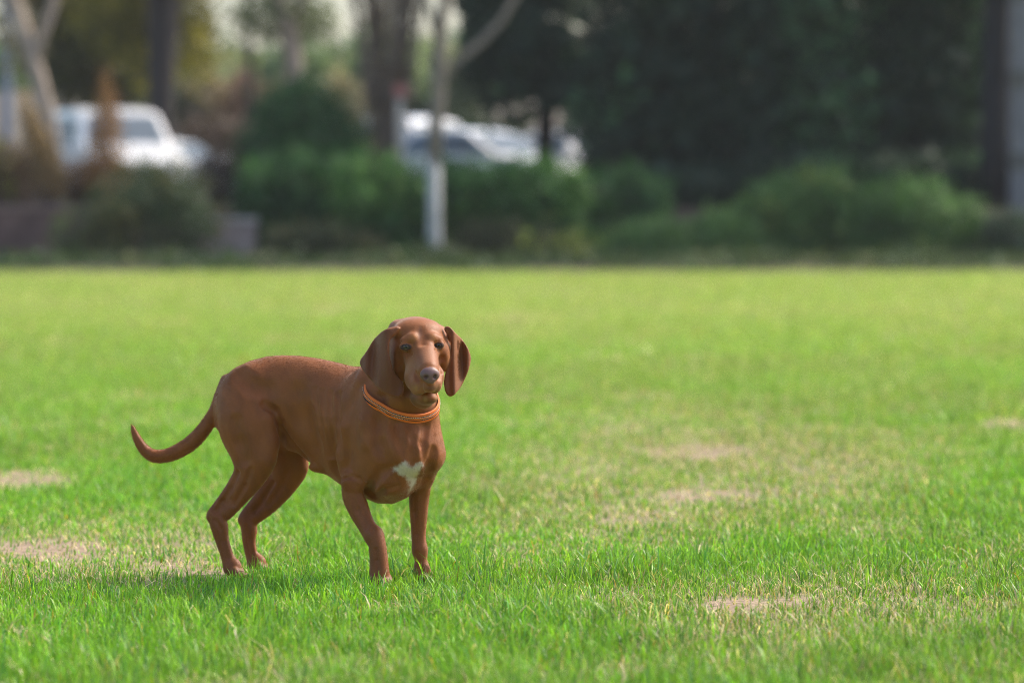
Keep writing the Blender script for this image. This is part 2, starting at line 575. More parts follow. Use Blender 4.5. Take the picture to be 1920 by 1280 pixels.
# torso outline: px, top py, bottom py, half width m
TORSO = [(404, 742, 800, .030), (412, 722, 812, .048), (425, 705, 822, .062), (445, 689, 830, .072), (470, 676, 836, .078), (500, 668, 838, .078),
         (530, 666, 840, .076), (560, 667, 850, .078), (590, 671, 872, .085), (620, 677, 893, .094), (650, 685, 914, .101), (680, 692, 931, .105),
         (710, 702, 943, .106), (735, 720, 944, .102), (755, 745, 935, .094), (770, 775, 920, .080), (781, 810, 900, .055), (787, 840, 875, .028)]
WHITE = [(735, 878), (752, 868), (762, 864), (768, 874), (775, 876), (781, 868), (792, 866), (795, 872), (787, 884), (782, 897), (779, 910), (771, 922), (762, 928), (768, 913), (766, 902), (752, 890), (738, 884)]
EAR_L = [(750, 612), (724, 616), (710, 625), (697, 640), (686, 660), (672, 677), (674, 689), (686, 704), (703, 723), (722, 738), (742, 746), (756, 741),
         (758, 722), (748, 705), (738, 693), (733, 676), (729, 657), (730, 638), (742, 624)]
EAR_R = [(832, 613), (841, 610), (853, 622), (864, 634), (876, 650), (884, 670), (881, 688), (873, 708), (864, 727), (848, 744), (838, 741), (833, 728), (832, 712),
         (837, 690), (845, 668), (846, 648), (842, 630), (834, 622)]
EYE_L = at(761, 650.5, 9.962)
EYE_R = at(822, 647.5, 9.985)
HY = R(17)

def head_rot(pitch=0.0, yaw=HY):
    """rows: right, back, up of the head"""
    r_ = np.array([math.cos(yaw), math.sin(yaw), 0])
    b_ = np.array([-math.sin(yaw), math.cos(yaw), 0])
    u_ = np.array([0, 0, 1.0])
    cp, sp = math.cos(pitch), math.sin(pitch)
    return np.array([r_, b_ * cp + u_ * sp, u_ * cp - b_ * sp])

def px2m(t): return t / FPX

def dog_field():
    F = Field((-1.08, 9.76, -.012), (-.07, 10.66, .74), VOX)
    K = 1 / 702.0
    # ---- torso: a loft along the curved spine
    S = np.array([s_of(r[0]) for r in TORSO])
    TOP = np.array([D(r[0], r[1])[2] for r in TORSO]); BOT = np.array([D(r[0], r[2])[2] for r in TORSO]); HW = np.array([r[3] for r in TORSO])
    gx, gy = np.meshgrid(F.ax[0], F.ax[1], indexing='ij')
    idx = np.arange(300, 1251, 5)
    best = np.full(gx.shape, 1e9); bi = np.zeros(gx.shape, int)
    for i in idx:
        d = (gx - _cx[i]) ** 2 + (gy - _cy[i]) ** 2
        m = d < best
        best[m] = d[m]; bi[m] = i
    th = _th[bi]
    ex, ey = gx - _cx[bi], gy - _cy[bi]
    s = _ss[bi] + ex * np.cos(th) - ey * np.sin(th)
    v = ex * np.sin(th) + ey * np.cos(th)
    top = np.interp(s, S, TOP); bot = np.interp(s, S, BOT); hw = np.interp(s, S, HW)
    zc = (top + bot) / 2; hh = (top - bot) / 2
    over = np.maximum(np.maximum(S[0] - s, s - S[-1]), 0)
    z = F.ax[2][None, None, :]
    zr = (z - zc[..., None]) / hh[..., None]
    # egg section: widest a little above the middle, keel below
    wz = hw[..., None] * (1 + .10 * zr - .10 * zr ** 2)
    k0 = np.sqrt((v[..., None] / wz) ** 2 + zr ** 2)
    d = (k0 - 1) * np.minimum(hw, hh)[..., None]
    d = np.where(d < .01, d, d)
    d = np.sqrt(np.maximum(d, 0) ** 2 + over[..., None] ** 2) + np.minimum(d, 0) * (over[..., None] == 0)
    F.f = np.minimum(F.f, d.astype(np.float32))
    def nrm(p):
        e = (_cx - p[0]) ** 2 + (_cy - p[1]) ** 2
        t_ = _th[int(np.argmin(e))]
        return np.array([math.sin(t_), math.cos(t_), 0])
    def leg(st, sq, k=.022):
        pts = [(D(a, b, v_), r_ * K) for (a, b, v_, r_) in st]
        F.chain(pts, k, (nrm(pts[0][0]), sq))
    # ---- near hind leg
    leg([(468, 742, -.035, 56), (466, 790, -.058, 60), (472, 828, -.070, 50), (477, 862, -.078, 38)], .62, .022)
    leg([(478, 858, -.078, 37), (470, 890, -.082, 30), (448, 922, -.082, 21)], .58, .014)
    leg([(500, 850, -.076, 17), (485, 888, -.080, 15), (455, 930, -.080, 13), (424, 962, -.078, 13)], .8, .008)
    leg([(450, 888, -.078, 12), (430, 922, -.079, 12), (404, 955, -.078, 10), (397, 968, -.078, 10.5)], .7, .010)
    leg([(404, 966, -.078, 14), (411, 985, -.078, 16.5), (416, 1010, -.078, 13), (426, 1042, -.078, 12), (433, 1064, -.078, 13)], .82, .006)
    # ---- far hind leg
    leg([(500, 750, .035, 50), (520, 800, .05, 50), (538, 840, .06, 42), (543, 876, .062, 34)], .62, .03)
    leg([(544, 868, .062, 32), (532, 900, .062, 26), (506, 932, .062, 19)], .58, .014)
    leg([(562, 876, .062, 15), (542, 912, .062, 14), (508, 948, .062, 13), (476, 972, .062, 12.5)], .8, .008)
    leg([(504, 900, .062, 12), (487, 932, .062, 12), (462, 962, .062, 10), (455, 975, .062, 9.5)], .7, .010)
    leg([(461, 973, .062, 13), (467, 990, .062, 15.5), (467, 1015, .062, 12.5), (473, 1045, .062, 11.5), (479, 1062, .062, 12)], .82, .006)
    # ---- shoulders and front legs
    leg([(684, 730, -.070, 38), (700, 790, -.086, 46), (708, 850, -.086, 40)], .5, .025)
    leg([(700, 850, -.078, 34), (675, 893, -.084, 27)], .6, .025)
    leg([(663, 903, -.085, 24), (664, 930, -.086, 23), (674, 958, -.086, 20), (688, 986, -.086, 17), (701, 1005, -.086, 19)], .85, .008)
    leg([(701, 1003, -.086, 18.5), (707, 1020, -.086, 17), (710, 1045, -.086, 17.5), (711, 1070, -.086, 19)], .9, .006)
    leg([(785, 800, .060, 38), (798, 850, .062, 30), (794, 890, .064, 24)], .8, .035)
    leg([(790, 895, .066, 22), (786, 930, .07, 20.5), (785, 965, .07, 17.5), (785, 1005, .07, 14.5), (787, 1030, .07, 15.5)], .85, .010)
    leg([(787, 1030, .07, 15), (790, 1055, .07, 12), (792, 1070, .07, 13)], .9, .006)
    F.ell(D(649, 902, -.112), (.012, .012, .016), k=.018)                    # point of the elbow
    # ---- paws: pad plus four toes
    def paw(px, py, v_, ang, sc=1.0):
        c = D(px, py, v_)
        c[2] = .020
        f_ = np.array([math.cos(ang), -math.sin(ang), 0]); l_ = np.array([math.sin(ang), math.cos(ang), 0])
        rot = np.array([f_, l_, [0, 0, 1]])
        F.ell(c - f_ * .004 + [0, 0, .010], np.array([.024, .021, .026]) * sc, rot, .012)
        for j, o in enumerate((-.019, -.0068, .0068, .019)):
            fw = (.018, .026, .026, .018)[j]
            p0 = c + l_ * o * .8 * sc + f_ * .006 + [0, 0, .004]
            p1 = c + l_ * o * sc + f_ * fw * sc + [0, 0, -.009]
            F.cone(p0, p1, .0125 * sc, .0098 * sc, .004)
    paw(440, 1078, -.078, R(20)); paw(486, 1070, .062, R(18))
    paw(712, 1092, -.086, R(62), 1.1); paw(792, 1080, .07, R(55))
    # ---- tail
    tl = [(426, 715, 14), (414, 742, 12), (404, 770, 12), (386, 800, 13.2), (362, 827, 14), (335, 845, 13.5), (310, 854, 12.5), (288, 854, 12), (270, 842, 10), (258, 824, 7.8), (251, 808, 5), (248, 798, 2)]
    F.chain([(D(a, b), r_ * K) for a, b, r_ in tl], .010)
    # ---- neck and throat
    F.cone(at(700, 765, 10.27), at(748, 712, 10.17), .098, .070, .04)
    F.cone(at(728, 795, 10.22), at(762, 742, 10.14), .108, .070, .03)
    F.cone(at(745, 712, 10.18), at(778, 665, 10.13), .076, .058, .025)
    F.cone(at(762, 742, 10.14), at(782, 700, 10.125), .070, .052, .02)
    F.cone(at(788, 780, 10.15), at(796, 850, 10.15), .045, .054, .05)       # far side of the neck into the shoulder
    F.ell(at(760, 845, 10.11), (.055, .05, .06), k=.05)                      # breast
    F.ell(at(712, 845, 10.14), (.040, .04, .06), k=.05)                      # near point of shoulder
    F.ell(at(596, 876, 10.31), (.024, .012, .012), k=.02)
    F.ell(at(732, 905, 10.14), (.05, .05, .035), k=.04)
    # ---- head
    HRt = head_rot(0.0)
    F.ell(at(785, 650, 10.055), (.072, .088, .068), HRt, .02)
    F.ell(at(783, 624, 10.04), (.069, .058, .040), HRt, .015)
    F.ell(at(778, 622, 10.10), (.066, .060, .040), HRt, .02)
    F.ell(at(757, 668, 10.025), (.030, .05, .050), HRt, .02)
    F.ell(at(752, 690, 10.045), (.028, .05, .040), HRt, .02)
    F.ell(at(826, 668, 10.045), (.022, .045, .045), HRt, .025)
    F.cone(at(793, 655, 9.995), at(803, 693, 9.900), .039, .0275, .012)
    F.cone(at(789, 682, 9.995), at(801, 708, 9.920), .046, .036, .012)
    F.ell(at(774, 709, 9.955), (.020, .036, .030), HRt, .016)
    F.ell(at(822, 705, 9.970), (.012, .034, .028), HRt, .016)
    F.ell(at(784, 721, 9.922), (.0225, .034, .028), HRt, .012)
    F.ell(at(815, 719, 9.928), (.0170, .034, .026), HRt, .010)
    F.ell(at(805, 722, 9.894), (.020, .016, .019), HRt, .010)
    F.ell(at(765, 638, 9.978), (.022, .012, .0095), head_rot(0), .014)
    F.ell(at(774, 633, 9.974), (.012, .010, .010), HRt, .018)
    F.ell(at(811, 633, 9.982), (.011, .010, .010), HRt, .018)
    F.ell(at(818, 636, 9.995), (.018, .012, .0095), head_rot(0), .014)
    F.ell(at(806, 702, 9.876), (.0265, .013, .0195), HRt, .003)             # nose
    F.ell(at(807, 713, 9.877), (.012, .010, .011), HRt, .005)
    F.cone(at(788, 745, 10.0), at(799, 742, 9.958), .026, .0150, .003)
    F.ell(at(802, 746, 9.972), (.026, .028, .0165), HRt, .012)        # lower jaw
    F.cone(at(784, 730, 10.10), at(797, 750, 10.0), .040, .021, .012)
    F.ell(at(836, 645, 10.075), (.016, .03, .035), HRt, .01)
    # furrow down the forehead, mouth, stops
    F.cone(at(789, 612, 9.976), at(792, 642, 9.950), .003, .005, .018, sub=True)
    F.ell(at(744, 664, 9.965), (.010, .02, .030), HRt, .016, sub=True)
    F.cone(at(807, 718, 9.860), at(807, 734, 9.866), .0016, .0016, .004, sub=True)
    # eyelids, then the opening
    for e, w_ in ((EYE_L, 1.0), (EYE_R, .9)):
        F.ell(e + [0, .005, .001], (.0180 * w_, .012, .0120), HRt, .007)
    for e, w_ in ((EYE_L, 1.0), (EYE_R, .86)):
        F.ell(e + [0, -.014, 0], (.0138 * w_, .016, .0068), HRt, .002, sub=True)
    for q in (at(799.5, 707, 9.860), at(816, 706, 9.866)):
        F.ell(q, (.0056, .012, .0062), HRt, .002, sub=True)
    # ---- ears: hanging folded sheets
    def ear(poly, t0, cx, fold, back, thick):
        P2 = smooth_poly(poly, 1)
        pts = np.array(poly)
        lo = at(pts[:, 0].min() - 4, pts[:, 1].max() + 4, t0); hi = at(pts[:, 0].max() + 4, pts[:, 1].min() - 4, t0)
        sl, g = F.box((min(lo[0], hi[0]) - .02, t0 - .06, lo[2] - .02), (max(lo[0], hi[0]) + .02, t0 + .11, hi[2] + .02))
        X, Y, Z = np.broadcast_arrays(*g)
        px = 960 + FPX * X / t0
        py = 390 + FPX * (CAM_H - Z) / t0
        e = poly_sdf(px, py, P2) * t0 / FPX
        w0 = fold(px, py) 
        w = Y - (t0 + w0)
        dw = np.abs(w) - thick * np.clip(1.0, 0, 1)
        r_ = .004
        ee = e + r_; ww = dw + r_
        d = np.minimum(np.maximum(ee, ww), 0) + np.sqrt(np.maximum(ee, 0) ** 2 + np.maximum(ww, 0) ** 2) - r_
        F.merge(sl, (d * .75).astype(np.float32), .004)
    def fold_l(px, py):
        u = (px - 672) / 85.0; q = (py - 612) / 135.0
        w = .055 * np.clip(1 - u, 0, 2) ** 1.6 + .004 * np.sin(u * 7 + q * 2)
        w = w - .016 * np.exp(-((px - (722 + 12 * q)) / 13.0) ** 2) * np.clip(1.25 - q, 0, 1)       # rolled front edge
        w = w + .015 * np.exp(-((px - (703 - 8 * q)) / 8.0) ** 2) - .005 * np.exp(-((px - (688 - 6 * q)) / 6.0) ** 2)                                # hollow behind it
        w = w - .020 * q * q + .005 * np.sin(q * 5 + u * 3)
        return w
    def fold_r(px, py):
        u = (px - 832) / 52.0; q = (py - 612) / 130.0
        w = .045 * np.clip(u, 0, 2) ** 1.5
        w = w - .012 * np.exp(-((px - (850 + 3 * q)) / 7.0) ** 2) + .022 * np.exp(-((px - (864 + 2 * q)) / 7.0) ** 2) * np.clip(1.2 - abs(q - .4) * 2.2, 0, 1)
        w = w - .008 * np.exp(-((px - 878) / 7.0) ** 2)
        return w - .016 * q * q
    ear(EAR_L, 9.985, 0, fold_l, 0, .0045)
    ear(EAR_R, 10.030, 0, fold_r, 0, .0045)
    F.cone(at(764, 614, 10.02), at(734, 624, 9.992), .013, .0075, .016)
    F.ell(at(744, 640, 10.105), (.028, .045, .055), HRt, .015)
    F.cone(at(828, 622, 10.06), at(842, 630, 10.05), .014, .009, .012)
    # ---- muscles and folds cut into the finished surface
    def hit(px, py):
        t_ = np.arange(9.78, 10.64, .001)
        p0 = at(px, py, 1.0) - np.array([0, 0, CAM_H])
        P = np.array([0, 0, CAM_H]) + p0[None] * t_[:, None]
        I = np.round((P - F.lo) / F.vox).astype(int)
        ok = ((I >= 0) & (I < F.n)).all(1)
        v_ = np.where(ok, F.f[tuple(np.clip(I, 0, F.n - 1).T)], 1.0)
        m = np.nonzero(v_ < 0)[0]
        return P[m[0]] if len(m) else None
    def groove(pts, r, dep, k=None, add=False):
        H = [hit(*p) for p in pts]
        H = [h for h in H if h is not None]
        if len(H) < 2: return
        sgn = -1 if not add else 1
        H = [h + np.array([0, sgn * (r - dep), 0]) for h in H]
        for a_, b_ in zip(H[:-1], H[1:]):
            F.cone(a_, b_, r, r, r * 1.2 if k is None else k, sub=not add)
    # shoulder blade edge, upper arm, elbow
    groove([(664, 708), (650, 745), (638, 790), (631, 840), (629, 880)], .016, .007)
    groove([(680, 715), (662, 755), (652, 800), (648, 850), (650, 880)], .020, .003, add=True)
    groove([(640, 898), (657, 892), (674, 898), (686, 912)], .006, .0035)
    groove([(691, 925), (699, 902), (714, 884), (732, 876)], .012, .0045)
    groove([(712, 745), (706, 790), (706, 830), (716, 858)], .016, .0045)
    groove([(692, 740), (688, 790), (690, 830)], .018, .0028, add=True)
    groove([(740, 795), (752, 830), (762, 855)], .012, .0014)
    groove([(776, 822), (775, 845), (775, 866)], .012, .0025)
    groove([(800, 800), (796, 830), (800, 862)], .010, .0015)
    groove([(815, 846), (808, 872), (800, 900)], .012, .0035)
    groove([(700, 930), (722, 918), (748, 912)], .008, .002)
    # ribs and the hollow behind them
    groove([(552, 735), (560, 785), (580, 835)], .030, .006)
    for q in range(4):
        groove([(588 + q * 15, 730 + q * 3), (596 + q * 12, 790), (612 + q * 7, 855)], .009, .0007)
    # flank fold and front edge of the thigh
    groove([(498, 757), (512, 772), (521, 792), (526, 822), (525, 850)], .011, .008)
    groove([(526, 800), (548, 830), (572, 856)], .007, .0035)
    groove([(500, 790), (506, 830), (500, 862)], .018, .003, add=True)
    groove([(440, 790), (446, 830), (456, 862)], .016, .0030)
    groove([(447, 700), (470, 720), (500, 728)], .020, .003)
    # shank, tendon, hind pasterns
    groove([(446, 885), (432, 915), (418, 940), (406, 957)], .0065, .0050)
    groove([(470, 880), (458, 912), (438, 945)], .007, .0022)
    groove([(404, 975), (414, 990), (419, 1015), (427, 1045)], .005, .0028)
    groove([(512, 905), (496, 932), (478, 958)], .0060, .0045)
    groove([(540, 880), (528, 912), (504, 945)], .007, .0020)
    groove([(461, 985), (468, 1010), (473, 1040)], .005, .0028)
    # forearms, wrists
    groove([(660, 925), (670, 955), (686, 985)], .007, .0022)
    groove([(674, 925), (686, 960), (700, 992)], .006, .0016)
    groove([(704, 1030), (706, 1050), (708, 1068)], .005, .0020)
    groove([(775, 925), (776, 960), (780, 1000)], .006, .0026)
    groove([(781, 1036), (786, 1055), (790, 1068)], .004, .0016)
    # face
    groove([(747, 668), (750, 690), (757, 712), (764, 730)], .012, .0050)
    groove([(829, 672), (828, 690), (826, 706)], .008, .0035)
    groove([(752, 645.5), (759, 642.5), (768, 644)], .0028, .0018)
    groove([(815, 642), (823, 640.5), (829, 643)], .0026, .0016)
    groove([(753, 659), (762, 661), (772, 664)], .004, .0018)
    groove([(817, 656), (825, 656)], .004, .0018)
    groove([(779, 700), (788, 718), (790, 735)], .006, .0007)
    return F

def build_dog():
    F = dog_field()
    V, Q = surface_nets(F)
    V = relax(V, Q, 3)
    # keep the largest island only
    E = np.concatenate([Q[:, [0, 1]], Q[:, [1, 2]], Q[:, [2, 3]]])
    lab = np.arange(len(V))
    for _ in range(4000):
        m = np.minimum(lab[E[:, 0]], lab[E[:, 1]])
        new = lab.copy()
        np.minimum.at(new, E[:, 0], m); np.minimum.at(new, E[:, 1], m)
        new = new[new]; new = new[new]
        if (new == lab).all(): break
        lab = new
    big = np.bincount(lab).argmax()
    keepv = lab == big
    remap = np.cumsum(keepv) - 1
    Q = remap[Q[keepv[Q].all(1)]]; V = V[keepv]
    # ---- coat colour: marks that belong to the dog, plus crease shade painted at the mouth
    n = len(V)
    px = 960 + FPX * V[:, 0] / V[:, 1]
    cp, sp = math.cos(PITCH), math.sin(PITCH)
    py = 390 + FPX * (CAM_H - V[:, 2]) / V[:, 1]
    base = np.array([.262, .077, .0165])
    col = np.repeat(base[None], n, 0)
    n1 = fbm(V[:, 0] * 60 + V[:, 2] * 22 + V[:, 1] * 13, V[:, 2] * 26 + V[:, 1] * 17, 51, 4)[:, None]
    n2 = fbm(V[:, 0] * 9 + V[:, 1] * 4, V[:, 2] * 9 + V[:, 1] * 5, 58, 2)[:, None]
    col = col * (.66 + .44 * n1 + .26 * n2)
    def blend(w, c):
        nonlocal col
        w = np.clip(w, 0, 1)[:, None]
        col = col * (1 - w) + np.array(c)[None] * w
    front = np.clip((10.14 - V[:, 1]) / .02, 0, 1)
    headz = (V[:, 2] > .46) & (V[:, 1] < 10.0)
    def spot(p, r, c, a=1.0):
        d_ = np.sqrt((((V - p) / np.array(r)) ** 2).sum(1))
        blend(a * np.clip(1.4 - d_, 0, 1), c)
    tan = (.38, .165, .058)
    spot(at(776, 633, 9.97), (.012, .03, .010), (.42, .165, .045), .6)
    spot(at(811, 632, 9.98), (.010, .03, .010), (.42, .165, .045), .6)
    spot(at(770, 690, 9.97), (.022, .05, .022), tan, .7)
    spot(at(800, 675, 9.92), (.020, .05, .030), (.30, .125, .055), .6)
    spot(at(785, 728, 9.89), (.020, .05, .014), (.36, .17, .09), .6)
    spot(at(819, 728, 9.90), (.014, .05, .014), (.36, .17, .09), .6)
    spot(at(800, 757, 9.96), (.034, .05, .014), (.13, .048, .022), .8)
    spot(at(776, 748, 9.99), (.016, .04, .014), (.10, .035, .016), .7)
    spot(at(806, 728, 9.88), (.014, .02, .008), (.12, .05, .035), .6)
    spot(at(797, 748, 9.93), (.006, .05, .010), (.34, .17, .07), .7)
    spot(at(817, 748, 9.93), (.005, .05, .012), (.34, .17, .07), .7)
    spot(at(788, 623, 9.975), (.006, .03, .022), (.14, .055, .03), .6)
    spot(at(803, 739.5, 9.89), (.032, .04, .0035), (.05, .022, .015), .9)  # mouth line: shade of the lip and jaw crease put into the colour
    for poly_, t0_, w_ in ((EAR_L, 9.985, .8), (EAR_R, 10.03, .55)):
        ed = poly_sdf(px, py, poly_)
        blend(w_ * np.clip(-ed / 5 + .3, 0, 1) * (V[:, 1] > t0_ - .03) * (V[:, 2] > .47) * (V[:, 1] < t0_ + .08), (.135, .040, .014))
    for e in (EYE_L, EYE_R):
        d_ = np.sqrt((((V - e) / np.array([.0155, .02, .0084])) ** 2).sum(1))
        blend(np.clip((1.08 - d_) * 5, 0, 1), (.045, .02, .014))
    # white breast mark
    w2 = poly_sdf(px + 9 * (fbm(V[:, 0] * 260, V[:, 2] * 200, 61) - .5), py + 9 * (fbm(V[:, 0] * 160 + 9, V[:, 2] * 160, 62) - .5), smooth_poly(WHITE, 1))
    blend((V[:, 1] < 10.16) * np.clip(.35 - w2 / 7.0, 0, 1), (.62, .53, .46))
    # deeper brown legs and flanks below the ribs
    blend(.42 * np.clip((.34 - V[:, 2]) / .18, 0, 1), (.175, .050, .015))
    # darker toes
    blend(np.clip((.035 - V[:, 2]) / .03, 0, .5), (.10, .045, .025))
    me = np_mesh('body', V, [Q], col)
    nose = np.sqrt((((V - at(806, 703, 9.868)) @ head_rot(0).T / np.array([.0285, .017, .0225])) ** 2).sum(1)) < 1.0
    fn = nose[Q].sum(1) >= 3
    # ---- materials
    m, nt, p = mat_new('short_russet_coat')
    a = nt.nodes.new('ShaderNodeAttribute'); a.attribute_name = 'col'
    tc = nt.nodes.new('ShaderNodeTexCoord')
    nz = nt.nodes.new('ShaderNodeTexNoise'); nz.inputs['Scale'].default_value = 420; nz.inputs['Detail'].default_value = 3
    mp = nt.nodes.new('ShaderNodeMapping'); mp.inputs['Scale'].default_value = (.45, .45, 1.0)
    nt.links.new(tc.outputs['Object'], mp.inputs['Vector']); nt.links.new(mp.outputs[0], nz.inputs['Vector'])
    mr = nt.nodes.new('ShaderNodeMapRange'); mr.inputs[3].default_value = .80; mr.inputs[4].default_value = 1.20
    nt.links.new(nz.outputs['Fac'], mr.inputs[0])
    mul = nt.nodes.new('ShaderNodeMix'); mul.data_type = 'RGBA'; mul.blend_type = 'MULTIPLY'; mul.inputs[0].default_value = 1
    nt.links.new(a.outputs['Color'], mul.inputs[6]); nt.links.new(mr.outputs[0], mul.inputs[7])
    nt.links.new(mul.outputs[2], p.inputs['Base Color'])
    p.inputs['Roughness'].default_value = .54
    p.inputs['Specular IOR Level'].default_value = .34
    p.inputs['Sheen Weight'].default_value = .28
    p.inputs['Sheen Roughness'].default_value = .45
    p.inputs['Sheen Tint'].default_value = (1.0, .72, .5, 1)
    b = nt.nodes.new('ShaderNodeBump'); b.inputs['Distance'].default_value = .0015; b.inputs['Strength'].default_value = .35
    nt.links.new(nz.outputs['Fac'], b.inputs['Height']); nt.links.new(b.outputs['Normal'], p.inputs['Normal'])
    nose_m = mat_plain('nose_leather', (.17, .088, .078), .42, noise=.12, scale=700, bump=.12, spec=.5)
    me.materials.append(m); me.materials.append(nose_m)
    me.polygons.foreach_set('material_index', fn.astype(np.int32))
    loc = at(600, 1085, 10.3)
    root = empty('dog', (loc[0], loc[1], 0))
    tag(root, 'russet brown hound with a white chest mark and orange collar standing on the lawn', 'dog')
    V0 = V.copy()
    V = V - np.array([loc[0], loc[1], 0])
    me.vertices.foreach_set('co', V.astype(np.float32).ravel())
    me.update()
    link_mesh('body', me, None, root)
    L = np.array([loc[0], loc[1], 0])

    # ---- short coat hairs lying along the body
    if True:
        Qn = Q[~fn]
        a_, b_, c_, d_ = (V0[Qn[:, i]] for i in range(4))
        nn = np.cross(c_ - a_, d_ - b_); ar = np.linalg.norm(nn, axis=1)
        nn = nn / np.maximum(ar, 1e-12)[:, None]
        NH = 110000
        pick = RNG.choice(len(Qn), NH, p=ar / ar.sum())
        w = RNG.random((NH, 4)); w /= w.sum(1, keepdims=True)
        P = (V0[Qn[pick]] * w[:, :, None]).sum(1)
        C = col[Qn[pick, 0]]
        N_ = nn[pick]
        ppx = 960 + FPX * P[:, 0] / P[:, 1]; ppy = 390 + FPX * (CAM_H - P[:, 2]) / P[:, 1]
        k_ = np.argmin((P[:, None, 0] - _cx[None, ::20]) ** 2 + (P[:, None, 1] - _cy[None, ::20]) ** 2, axis=1) if False else np.searchsorted(_cx, P[:, 0]).clip(0, len(_cx) - 1)
        th_ = _th[k_]
        flow = np.stack([-np.cos(th_), np.sin(th_), np.full(NH, -.45)], -1)
        legm = (P[:, 2] < .30) & ~((ppx > 590) & (ppy < 945) & (ppx < 840) & (P[:, 2] > .24))
        flow[legm] = (-.15, 0, -1)
        tailm = ppx < 400
        flow[tailm & (ppy > 720) & (ppy < 880)] = (-.9, 0, -.35)
        tipm = (ppx < 285) & (ppy < 850) & (ppy > 780)
        flow[tipm] = (-.25, 0, 1)
        hm = (P[:, 2] > .47) & (P[:, 1] < 10.15) & (ppx > 665)
        f0 = np.array(at(806, 690, 9.86))
        away = P - f0; away /= np.linalg.norm(away, axis=1)[:, None]
        flow[hm] = away[hm]
        earm = hm & ((ppx < 735) | (ppx > 836)); flow[earm] = (0, 0, -1)
        chest = (~hm) & (ppx > 690) & (P[:, 2] > .24) & (P[:, 1] < 10.12)
        flow[chest] = (-.1, .1, -1)
        flow = flow + RNG.normal(0, .16, (NH, 3))
        flow -= N_ * (flow * N_).sum(1)[:, None]
        flow /= np.maximum(np.linalg.norm(flow, axis=1), 1e-6)[:, None]
        ln = 0.0058 * RNG.lognormal(0, .25, NH)
        ln[hm] *= .55; ln[legm] *= .8
        ln[tailm] *= 1.5
        under = (P[:, 2] < .30) & ~legm; ln[under] *= 1.2
        lift = .10 + .10 * RNG.random(NH); lift[tailm] += .12
        npt = 4
        pts = np.zeros((NH, npt, 3))
        for j in range(npt):
            f_ = j / (npt - 1)
            pts[:, j] = P + flow * (ln * f_)[:, None] + N_ * (ln * lift * f_ * (1.15 - .45 * f_))[:, None] - N_ * .0002
        hc = bpy.data.hair_curves.new('coat_hair')
        hc.add_curves([npt] * NH)
        hc.position_data.foreach_set('vector', (pts.reshape(-1, 3) - L).astype(np.float32).ravel())
        rad = np.tile(np.array([.00014, .00013, .0001, .00003], np.float32), NH)
        ra_ = hc.attributes.get('radius') or hc.attributes.new('radius', 'FLOAT', 'POINT')
        ra_.data.foreach_set('value', rad)
        cca = hc.attributes.new('col', 'FLOAT_COLOR', 'CURVE')
        c4 = np.ones((NH, 4), np.float32)
        c4[:, :3] = C * RNG.lognormal(.12, .13, (NH, 1))
        cca.data.foreach_set('color', c4.ravel())
        hm_, nt, p = mat_new('coat_hair')
        a = nt.nodes.new('ShaderNodeAttribute'); a.attribute_name = 'col'
        nt.links.new(a.outputs['Color'], p.inputs['Base Color'])
        p.inputs['Roughness'].default_value = .5
        p.inputs['Specular IOR Level'].default_value = .35
        hc.materials.append(hm_)
        ho = bpy.data.objects.new('coat_hair', hc); COL.objects.link(ho); ho.parent = root

    # ---- eyes
    em, nt, p = mat_new('eye')
    a = nt.nodes.new('ShaderNodeAttribute'); a.attribute_name = 'col'
    nt.links.new(a.outputs['Color'], p.inputs['Base Color'])
    p.inputs['Roughness'].default_value = .16
    p.inputs['Specular IOR Level'].default_value = .4
    p.inputs['Coat Weight'].default_value = .15
    for e in (EYE_L, EYE_R):
        bm = bmesh.new()
        bmesh.ops.create_uvsphere(bm, u_segments=48, v_segments=32, radius=.0128)
        co = np.array([q.co[:] for q in bm.verts])
        look = np.array([.10, -1, .02]); look /= np.linalg.norm(look)
        ang = np.degrees(np.arccos(np.clip(co @ look / .0128, -1, 1)))
        cc = np.zeros((len(co), 3))
        cc[:] = (.20, .15, .12)
        cc[ang < 40] = (.03, .02, .015)
        cc[ang < 36] = (.085, .055, .03)
        cc[ang < 15] = (.004, .004, .004)
        me2 = bpy.data.meshes.new('eye'); bm.to_mesh(me2); bm.free()
        ca = me2.color_attributes.new('col', 'FLOAT_COLOR', 'POINT')
        c4 = np.ones((len(co), 4), np.float32); c4[:, :3] = cc
        ca.data.foreach_set('color', c4.ravel())
        o = link_mesh('eye', me2, em, root)
        o.location = e + np.array([0, .0085, 0]) - L

    # ---- collar, fitted round the neck
    bvh = BVHTree.FromPolygons([tuple(q) for q in V0], [tuple(int(w) for w in f) for f in Q])
    c0 = Vector(at(760, 742, 10.14))
    nx = Vector((.16, -.62, .77)).normalized()          # up the neck
    e1 = Vector((1, 0, 0)); e1 = (e1 - nx * e1.dot(nx)).normalized(); e2 = nx.cross(e1)
    NA = 160
    def ring(off):
        rr = []
        for i in range(NA):
            a_ = 2 * math.pi * i / NA
            d_ = e1 * math.cos(a_) + e2 * math.sin(a_)
            h = bvh.ray_cast(c0 + nx * off, d_, .3)
            r_ = (h[0] - (c0 + nx * off)).length if h[0] is not None else .09
            rr.append(min(max(r_, .06), .112))
        rr = np.array(rr)
        for _ in range(10):
            rr = np.maximum(rr, (np.roll(rr, 1) + np.roll(rr, -1)) / 2) * .5 + .25 * (np.roll(rr, 1) + np.roll(rr, -1))
        return rr
    rlo, rmid, rhi = ring(-.016), ring(0), ring(.014)
    rr = np.maximum(np.maximum(rlo, rmid), rhi) * .5 + rmid * .5
    for _ in range(60): rr = .5 * rr + .25 * (np.roll(rr, 1) + np.roll(rr, -1))
